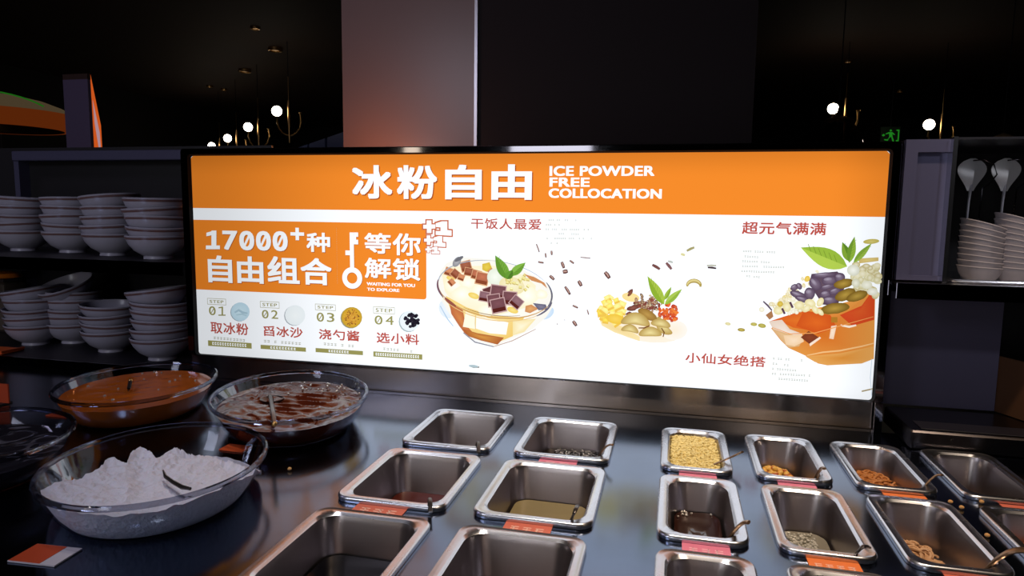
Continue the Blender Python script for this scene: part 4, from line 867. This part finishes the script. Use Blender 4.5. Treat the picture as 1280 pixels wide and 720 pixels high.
# orange dish and things at the far left edge
t = thing('orange_dish', 'small orange dish under the upper shelf at the left edge', 'dish', tuple(on_y(8, 348, 1.60)))
c = Vector(t.location); om2 = mat('orange_glaze', (222, 120, 30), .3)
b = MB(); b.lathe([(.001, .002), (.030, .002), (.040, .006), (.036, .016), (.016, .022), (.001, .023)], 28, c); b.build('dish_body', om2, t)
b = MB(); b.lathe([(.0405, .004), (.042, .006), (.0405, .008), (.0385, .006)], 28, c); b.build('dish_rim', om2, t)
b = MB(); q = c; b.tube([q + Vector((-.05, .0, -.002)), q + Vector((.045, .0, -.002))], .002, 6); b.box(q.x - .05, q.x - .04, q.y, SB, q.z - .004, q.z); b.build('dish_bracket', MAT['black'], t, False)
q = on_y(5, 410, 1.60); t = thing('sauce_tub', 'grey brown square tub on the lower shelf at the left edge', 'tub', (q.x - .03, 1.62, SH0))
b = MB(); b.box(q.x - .11, q.x + .028, 1.585, 1.66, SH0, SH0 + .15, .008); b.build('tub_body', mat('grey_tub', (88, 76, 70), .4), t)
b = MB(); b.box(q.x - .113, q.x + .031, 1.582, 1.663, SH0 + .150, SH0 + .160, .003); b.build('tub_lid', mat('tub_lid_plastic', (60, 52, 54), .35), t)
q = on_y(8, 447, 1.36); t = thing('orange_tray', 'flat orange tray at the front of the lower shelf, left edge', 'tray', (q.x - .05, 1.37, SH0)); orr = mat('orange_tray_plastic', (216, 92, 34), .4)
b = MB(); b.box(q.x - .12, q.x + .012, 1.338, 1.402, SH0 + .0003, SH0 + .006, .002); b.build('tray_base', orr, t)
b = MB(); b.box(q.x - .12, q.x + .012, 1.338, 1.341, SH0 + .006, SH0 + .010); b.box(q.x + .009, q.x + .012, 1.341, 1.402, SH0 + .006, SH0 + .010); b.build('tray_lip', orr, t, False)
q = on_z(0, 505, .0); t = thing('red_menu_card', 'red orange card standing on the counter at the left edge', 'card', (q.x, q.y, .0))
b = MB(); b.box(q.x - .06, q.x + .022, q.y, q.y + .003, .003, .042); b.build('card_sheet', redf, t, False)
b = MB(); b.box(q.x - .05, q.x + .014, q.y - .012, q.y + .015, .0003, .003); b.build('card_foot', MAT['black'], t, False)

# ------------------------------------------------------------------ right cabinet
cab = thing('cutlery_cabinet', 'dark steel cabinet right of the sign holding paper bowls and spoons', 'cabinet', (.75, 1.5, .0))
zc0, zc1 = .285, .532
b = MB(); b.box(.392, .412, SY, SY + .012, zc0, zc1); b.box(.412, .462, SY, SY + .012, zc1 - .022, zc1); b.box(.412, .462, SY, SY + .012, zc0, zc0 + .008); b.build('door_frame', MAT['cabinet'], cab, False)
b = MB(); b.box(.412, .462, SY + .010, SY + .014, zc0 + .008, zc1 - .022); tag(b.build('door_panel', MAT['cabinet'], cab, False), 'recessed bluish grey panel')
b = MB(); b.box(.462, .469, SY - .012, SY + .30, zc0 - .003, zc1 + .003); b.build('side_edge', MAT['steel'], cab, False)
b = MB(); b.box(.392, .462, SY + .012, SY + .30, zc1 - .004, zc1); b.box(.469, 1.3, SY, SY + .30, zc1 - .001, zc1 + .003); b.build('top_sheet', MAT['black'], cab, False)
b = MB(); b.box(.392, 1.3, SY + .30, SY + .31, .0005, zc1 + .003); b.build('back_sheet', MAT['dark'], cab, False)
b = MB(); b.box(.388, 1.3, SY - .03, SY + .30, zc0 - .012, zc0 - .004, .002); b.build('shelf_board', MAT['steel'], cab, False)
b = MB(); b.box(.385, 1.3, SY - .035, SY - .031, zc0 - .030, zc0 - .003); b.build('shelf_lip', MAT['frame'], cab, False)
b = MB(); b.box(.396, .60, SY + .08, SY + .09, .036, zc0 - .030); tag(b.build('niche_panel', mat('niche_blue_grey', (74, 70, 90), .4), cab, False), 'bluish grey panel at the back of the niche')
b = MB(); b.add([(.60, SY + .085, .0355), (.66, SY - .05, .0355), (.66, SY - .05, .14), (.60, SY + .085, .14), (.605, SY + .09, .0355), (.665, SY - .045, .0355), (.665, SY - .045, .14), (.605, SY + .09, .14)], [(0, 1, 2, 3), (5, 4, 7, 6), (3, 2, 6, 7), (1, 5, 6, 2), (4, 0, 3, 7)]); tag(b.build('side_panel', mat('brown_panel', (84, 56, 36), .4), cab, False), 'low brown panel at the right')
t = thing('steel_riser', 'low black steel riser behind the right back pans', 'riser', (.8, 1.36, 0))
q0 = on_z(1137, 562, 0)
b = MB(); b.box(q0.x, 1.29, q0.y, SY + .07, .0004, .034, .003); b.build('riser_body', mat('riser_dark_steel', (0.07, 0.062, 0.065), .25, 1, raw=True), t)
b = MB(); b.box(q0.x + .02, 1.27, q0.y + .012, q0.y + .060, .0341, .0352, .0004); b.build('riser_mat', MAT['black'], t, False)

# nested paper bowls with slanted rims
pm = mat('white_paper_bowl', (160, 152, 156), .5)
def cup_mesh(sl):
    b = MB(); n = 28; R = .0365
    def ringf(r, z, s): return [(r * math.cos(2 * math.pi * i / n), r * math.sin(2 * math.pi * i / n), z - s * math.cos(2 * math.pi * i / n) + abs(s) * .0 ) for i in range(n)]
    b.loft([ringf(.026, 0, 0), ringf(R * .93, .014, sl * .4), ringf(R, .0235, sl), ringf(R + .0014, .0245, sl), ringf(R + .001, .0262, sl), ringf(R - .001, .026, sl), ringf(R * .9, .016, sl * .4), ringf(.024, .003, 0)], True, True)
    return b
cups = [cup_mesh(.0022 + .0011 * k).mesh('paper_bowl', pm) for k in range(11)]
cst = [('spoon stack nearest the steel cabinet edge', 1224, 1.43, 10), ('spoon stack cut by the right edge', 1268, 1.45, 11)]
def paper_stack(px, Y, n, who):
    X = on_y(px, 330, Y).x; z = zc0 - .0035
    for k in range(n):
        o = bpy.data.objects.new('paper_bowl', cups[min(k, 10)]); COL.objects.link(o); o.location = (X + .0009 * k * 0, Y, z + k * .0098)
        tag(o, '%s white paper bowl of the %s' % (['bottom', 'second', 'third', 'fourth', 'fifth', 'sixth', 'seventh', 'eighth', 'ninth', 'tenth'][k] if k < n - 1 else 'topmost', who), 'bowl', 'white bowls in the ' + who)
    return X, z + n * .0098
for who, px, Y, n in (('stack beside the steel cabinet edge', 1225, 1.43, 9), ('stack cut by the right picture edge', 1268, 1.43, 10)):
    X, zt_ = paper_stack(px, Y, n, who)
    # tall back leaf of the top bowl
    t = thing('steel_spoon', 'bright steel serving spoon standing head up behind the ' + who, 'spoon', (X, Y + .045, zc0 - .0035), 'steel spoons behind the white bowls')
    hy = Y + .052; hz = on_y(px - 6, 212, hy).z; hx = on_y(px - 7, 212, hy).x; kx = .030
    b = MB(); rings = []
    for i in range(13):
        s = i / 12; ww = .0045 + .0205 * max(0, math.sin(math.pi * min(1, .06 + s * .92) ** 1.7)) ** .9 if s < .97 else .004; z = hz - .040 + .062 * s
        rings.append([(hx + ww * math.cos(a), hy + .010 - .010 * (1 - abs(math.cos(a))) * math.sin(math.pi * s), z) for a in [math.pi * j / 10 for j in range(11)]] + [(hx + ww * math.cos(a), hy + .012 - .010 * (1 - abs(math.cos(a))) * math.sin(math.pi * s), z) for a in [math.pi * j / 10 for j in range(10, -1, -1)]])
    b.loft(rings, True, True); b.build('spoon_head', mat('polished_spoon_' + str(px), (.85, .85, .9), .4, .3, raw=True), t)
    b = MB(); b.tube([(hx, hy + .008, hz - .028), (hx - .002, hy + .008, hz - .06), (hx - .004, hy + .008, zc0 - .003)], [.005, .0035, .003], 8, True, .5); b.build('spoon_handle', MAT['trim'], t)
    t = thing('wire_hook', 'thin bent steel wire beside the spoon of the ' + who, 'wire', (X + .02, Y + .06, zc0 - .0035), 'bent wires behind the white bowls')
    wx, wz = on_y(px + 6, 222, hy).x, on_y(px + 6, 222, hy).z
    b = MB(); b.tube([(wx - .022, hy, wz + .032), (wx - .004, hy, wz + .034), (wx + .014, hy, wz + .024), (wx + .020, hy, wz + .006), (wx + .010, hy, wz - .010), (wx - .002, hy, wz - .02), (wx - .004, hy, wz - .07), (wx - .006, hy, zc0 - .003)], .0013, 6); b.build('wire', MAT['frame'], t)
q = on_y(1190, 344, 1.36); t = thing('wire_tray_edge', 'thin rounded wire tray in front of the white bowls', 'tray', (q.x + .1, 1.37, zc0 - .003))
b = MB(); zz = zc0 - .0005; b.tube([(1.0, 1.355, zz), (q.x + .008, 1.355, zz), (q.x, 1.357, zz), (q.x - .003, 1.363, zz), (q.x, 1.369, zz), (q.x + .008, 1.371, zz), (1.0, 1.371, zz)], .0022, 8); b.build('wire_loop', MAT['steel'], t)

# ------------------------------------------------------------------ background fittings
def chandelier(px, py, D, label):
    r = ray(px, py); p = Vector((0, 0, H)) + r * (D / FPX)
    return p
def make_lamp():
    t = thing('globe_chandelier', '', 'lamp', (0, 0, 0), 'brass globe chandeliers in the dark hall')
    b = MB(); b.sphere((-.14, 0, 0), .058, 20, 12); b.build('lamp_globe', MAT['globe'], t, True, False)
    b = MB(); b.tube([(0, 0, .12), (0, 0, -.1), (0, 0, -.36)], [.013, .016, .008], 10); b.tube([(0, 0, .12), (0, 0, .40)], .004, 6); b.build('stem', MAT['brass'], t, True, False)
    for s in (-1, 1):
        b = MB(); b.tube([(s * .14, 0, -.065 if s < 0 else -.02), (s * .14, 0, -.13), (s * .12, 0, -.20), (s * .08, 0, -.25), (s * .03, 0, -.275), (0, 0, -.28)], [.012, .012, .011, .010, .010, .010], 8); ar = b.build('arm', MAT['brass'], t, True, False)
        b = MB(); zz = -.066 if s < 0 else -.022; b.lathe([(.004, 0), (.024, .004), (.026, .012), (.020, .014)], 14, (s * .14, 0, zz - .006)); b.build('socket', MAT['brass'], ar, True, False)
    return t
L0 = make_lamp(); yawz = math.radians(13.2)
LS = [(361, 139, 7.9, 'nearest lit globe chandelier left of the pillar'), (323, 159, 9.2, 'second lit globe chandelier left of the pillar'), (296, 173, 10.3, 'third lit globe chandelier left of the pillar'), (275, 182.5, 11.4, 'farthest lit globe chandelier, just above the sign top left'),
      (1057, 136, 7.6, 'lit globe chandelier half behind the brass dome lamp'), (1177, 156, 7.6, 'lit globe chandelier above the cabinet at the right')]
for k, (px, py, D, lb) in enumerate(LS):
    p = chandelier(px, py, D, lb)
    o = L0 if k == 0 else dup(L0, p); o.location = p; o.rotation_euler = (0, 0, yawz); o['label'] = lb
    e = CZ - p.z
    b = MB(); b.tube([(0, 0, .39), (0, 0, e)], .004, 6); b.build('hanging_rod', MAT['black'], o, True, False)
# brass dome lamp
p = chandelier(1048, 146, 6.2, ''); t = thing('dome_pendant', 'brass capped glass dome pendant in front of a lit globe', 'lamp', tuple(p))
b = MB(); b.lathe([(.004, .09), (.014, .04), (.03, .01), (.13, -.03), (.132, -.036), (.02, -.02)], 28, p); b.build('brass_cap', MAT['brass'], t)
b = MB(); b.lathe([(.10, -.035), (.20, -.14), (.22, -.24), (.16, -.28)], 32, p); b.build('glass_dome', thin_glass('smoked_glass', (.35, .26, .2), .3), t)
b = MB(); b.lathe([(.05, -.035), (.055, -.20), (.04, -.25), (.001, -.26)], 20, p); b.build('lamp_holder', MAT['black'], t)
b = MB(); b.sphere(p + Vector((0, -.02, -.27)), .020, 12, 8); b.build('bulb', MAT['globe'], t)
b = MB(); b.tube([p + Vector((0, 0, .09)), (p.x, p.y, CZ)], .005, 6); b.build('hanging_rod', MAT['black'], t)
p = chandelier(1254, 170, 5.0, ''); t = thing('brass_dish_pendant', 'shallow brass dish pendant above the white bowls at the right', 'lamp', tuple(p))
b = MB(); b.lathe([(.004, .02), (.03, .012), (.068, -.006), (.066, -.012), (.02, -.018), (.001, -.018)], 28, p); b.build('dish_shade', mat('lit_brass', (0.75, 0.5, 0.25), .35, .4, raw=True), t)
b = MB(); b.tube([p + Vector((0, 0, .02)), (p.x, p.y, CZ)], .004, 6); b.build('hanging_rod', MAT['black'], t)
# ceiling spots
sp_on = emit('dim_downlight', (255, 206, 150), .35)
sp0 = thing('ceiling_downlight', '', 'lamp', (0, 0, 0), 'dim downlights in the dark ceiling')
b = MB(); b.lathe([(.05, 0), (.085, 0), (.085, -.035), (.075, -.04), (.055, -.035), (.05, 0)], 20); b.build('trim_ring', MAT['brass'], sp0, True, False)
b = MB(); b.lathe([(.001, -.022), (.050, -.022)], 20); b.build('lens', sp_on, sp0, False, False)
for k, (px, py, lb) in enumerate(((344, 60, 'largest ceiling downlight, upper left of the pillar'), (306, 87, 'ceiling downlight below the largest one, left hall'), (280, 111, 'lower ceiling downlight in the left hall'), (319, 34, 'small ceiling downlight highest in the left hall'), (262, 107, 'faint ceiling downlight lowest left'), (1125, 113, 'faint ceiling downlight in the right hall'), (1060, 76, 'ceiling downlight high in the right hall'))):
    q = on_z(px, py, CZ - .001); s = 1.0 if k in (0, 1) else .6
    o = sp0 if k == 0 else dup(sp0, q); o.location = q; o['label'] = lb; o.scale = (s,) * 3
# exit sign
p = chandelier(1113, 168, 9.0, ''); t = thing('exit_sign', 'small green running figure exit sign in the right hall', 'sign', tuple(p))
gx = emit('exit_green', (60, 220, 60), .25); b = MB(); b.box(p.x - .12, p.x + .12, p.y, p.y + .03, p.z - .12, p.z + .10, .004); b.build('sign_box', mat('exit_box_green', (22, 62, 30), .5), t, False)
b = MB(); yb_ = p.y - .001
F = lambda pts: flat_poly(b, [(p.x + u, p.z + v) for u, v in pts], yb_)
F([(-.015, .05), (.0, .066), (.018, .05), (.0, .034)]); F([(-.02, .03), (.02, .03), (.028, -.03), (-.012, -.03)]); F([(-.02, .03), (-.06, .01), (-.055, 0), (-.015, .012)]); F([(.02, .03), (.055, .0), (.048, -.01), (.015, .012)])
F([(-.012, -.03), (.01, -.03), (-.03, -.065), (-.07, -.06), (-.07, -.075), (-.025, -.082)]); F([(.01, -.03), (.028, -.03), (.05, -.09), (.03, -.09)]); F([(.07, -.09), (.105, -.09), (.105, .06), (.07, .06), (.07, .045), (.09, .045), (.09, -.075), (.07, -.075)]); F([(-.105, -.01), (-.08, .012), (-.08, .0), (-.066, 0), (-.066, -.018), (-.08, -.018), (-.08, -.03)])
b.build('running_figure', gx, t, False)
b = MB(); b.tube([(p.x, p.y + .015, p.z + .1), (p.x, p.y + .015, CZ)], .005, 6); b.build('hanging_rod', MAT['black'], t)
# blue screen panels at the far left hall
t = thing('folding_screen', 'distant pale blue panelled screen beside the pillar', 'screen', tuple(on_y(400, 178, 6.0)))
c0, c1 = on_y(365, 187, 7.4), on_y(432, 164, 6.6)
bm_ = mat('pale_blue_panel', (96, 110, 160), .5)
for k in range(3):
    u0, u1 = k / 3 + .02, (k + 1) / 3 - .02
    A = c0.lerp(c1, u0); B2 = c0.lerp(c1, u1); b = MB()
    b.add([(A.x, A.y, A.z), (B2.x, B2.y, B2.z), (B2.x, B2.y, FZ), (A.x, A.y, FZ), (A.x, A.y + .05, A.z), (B2.x, B2.y + .05, B2.z), (B2.x, B2.y + .05, FZ), (A.x, A.y + .05, FZ)], [(3, 2, 1, 0), (4, 5, 6, 7), (0, 1, 5, 4), (1, 2, 6, 5), (0, 4, 7, 3)])
    b.build('screen_panel', bm_, t, False)
# box sign with orange side, and round orange lamp at the left
Y0 = 3.2
a0 = on_y(78, 93, Y0); a1 = on_y(109, 95, Y0); t = thing('box_sign', 'tall dark box sign with glowing orange side above the shelf unit', 'sign', (a0.x, Y0, FZ))
b = MB(); b.box(a0.x, a1.x, Y0, Y0 + .02, FZ, a0.z - .03); b.build('front_face', mat('dark_purple_face', (104, 92, 118), .4), t, False)
b = MB(); b.box(a0.x, a1.x, Y0, Y0 + .022, a0.z - .03, a0.z); tag(b.build('cap_strip', mat('brown_cap', (70, 52, 46), .4), t, False), 'brown strip along the top')
dpt = 0.075
b = MB(); zt_ = a0.z; zs_ = on_y(123, 157, Y0 + dpt).z
b.add([(a1.x, Y0 + .001, FZ), (a1.x, Y0 + dpt, FZ), (a1.x, Y0 + dpt, zs_), (a1.x, Y0 + .022, zt_), (a1.x - .03, Y0 + .03, FZ), (a1.x - .03, Y0 + dpt, FZ), (a1.x - .03, Y0 + dpt, zs_), (a1.x - .03, Y0 + .03, zt_)], [(0, 1, 2, 3), (1, 5, 6, 2), (3, 2, 6, 7)]); b.build('orange_side', emit('lit_orange_acrylic', (226, 96, 34), .75), t, False)
b = MB(); q = [(Y0 + .026, zt_ - .14), (Y0 + .030, zt_ - .26), (Y0 + .065, zs_ - .24), (Y0 + .060, zs_ - .04)]
b.add([(a1.x + .0015, u, v) for u, v in q] + [(a1.x + .003, u, v) for u, v in q], [(4, 5, 6, 7), (0, 1, 5, 4), (1, 2, 6, 5), (2, 3, 7, 6), (3, 0, 4, 7)]); b.build('pale_print', emit('lit_pale_print', (214, 170, 180), .6), t, False)
D = 5.2; r = ray(0, 152); p = Vector((0, 0, H)) + r * (D / FPX); t = thing('round_canopy_lamp', 'large round orange rimmed canopy with cream dome at the left edge', 'lamp', tuple(p))
b = MB(); b.lathe([(.49, .065), (.53, .055), (.535, .03), (.52, .0), (.44, -.055), (.415, -.055)], 56, p); b.build('orange_rim', emit('orange_rim_glow', (150, 66, 22), .30), t)
b = MB(); b.lathe([(.49, .06), (.42, .115), (.30, .16), (.14, .195), (.001, .205)], 48, p); b.build('cream_dome', emit('cream_dome_glow', (112, 94, 68), .36), t)
b = MB(); b.lathe([(.415, -.055), (.40, -.030), (.24, -.028), (.24, -.055), (.001, -.055)], 48, p); b.build('dark_underside', mat('brown_underside', (70, 26, 12), .5), t)
b = MB(); g_ = [p + Vector((.49 * math.cos(a) * .86, -.43 * math.cos(math.radians(60)), .0)) for a in (0,)]
b.tube([p + Vector((.47 * math.cos(a), -.47 * math.sin(a) * .5, .075 + .125 * math.sin(a))) for a in [math.radians(10 + 9 * i) for i in range(11)]], .006, 6); b.build('green_neon', emit('green_neon_glow', (40, 130, 30), .45), t)
b = MB(); b.tube([p + Vector((0, 0, .26)), (p.x, p.y, CZ)], .01, 8); b.build('hanging_rod', MAT['black'], t)
# small warm lamps seen left of the shelf unit
lm = emit('small_warm_bulb', (255, 190, 120), .8)
for k, (px, py) in enumerate(((2, 200), (4, 214))):
    r = ray(px, py); p = Vector((0, 0, H)) + r * (6.5 / FPX); t = thing('wall_bulb', ('upper' if k == 0 else 'lower') + ' small warm bulb at the left picture edge', 'lamp', tuple(p), 'small warm bulbs')
    b = MB(); b.sphere(p, .028 if k == 0 else .014, 12, 8, (1.5, 1, .8)); b.build('bulb', lm, t)
    b = MB(); b.tube([p + Vector((0, 0, .01)), (p.x, p.y, CZ)], .004, 6); b.build('hanging_rod', MAT['black'], t)
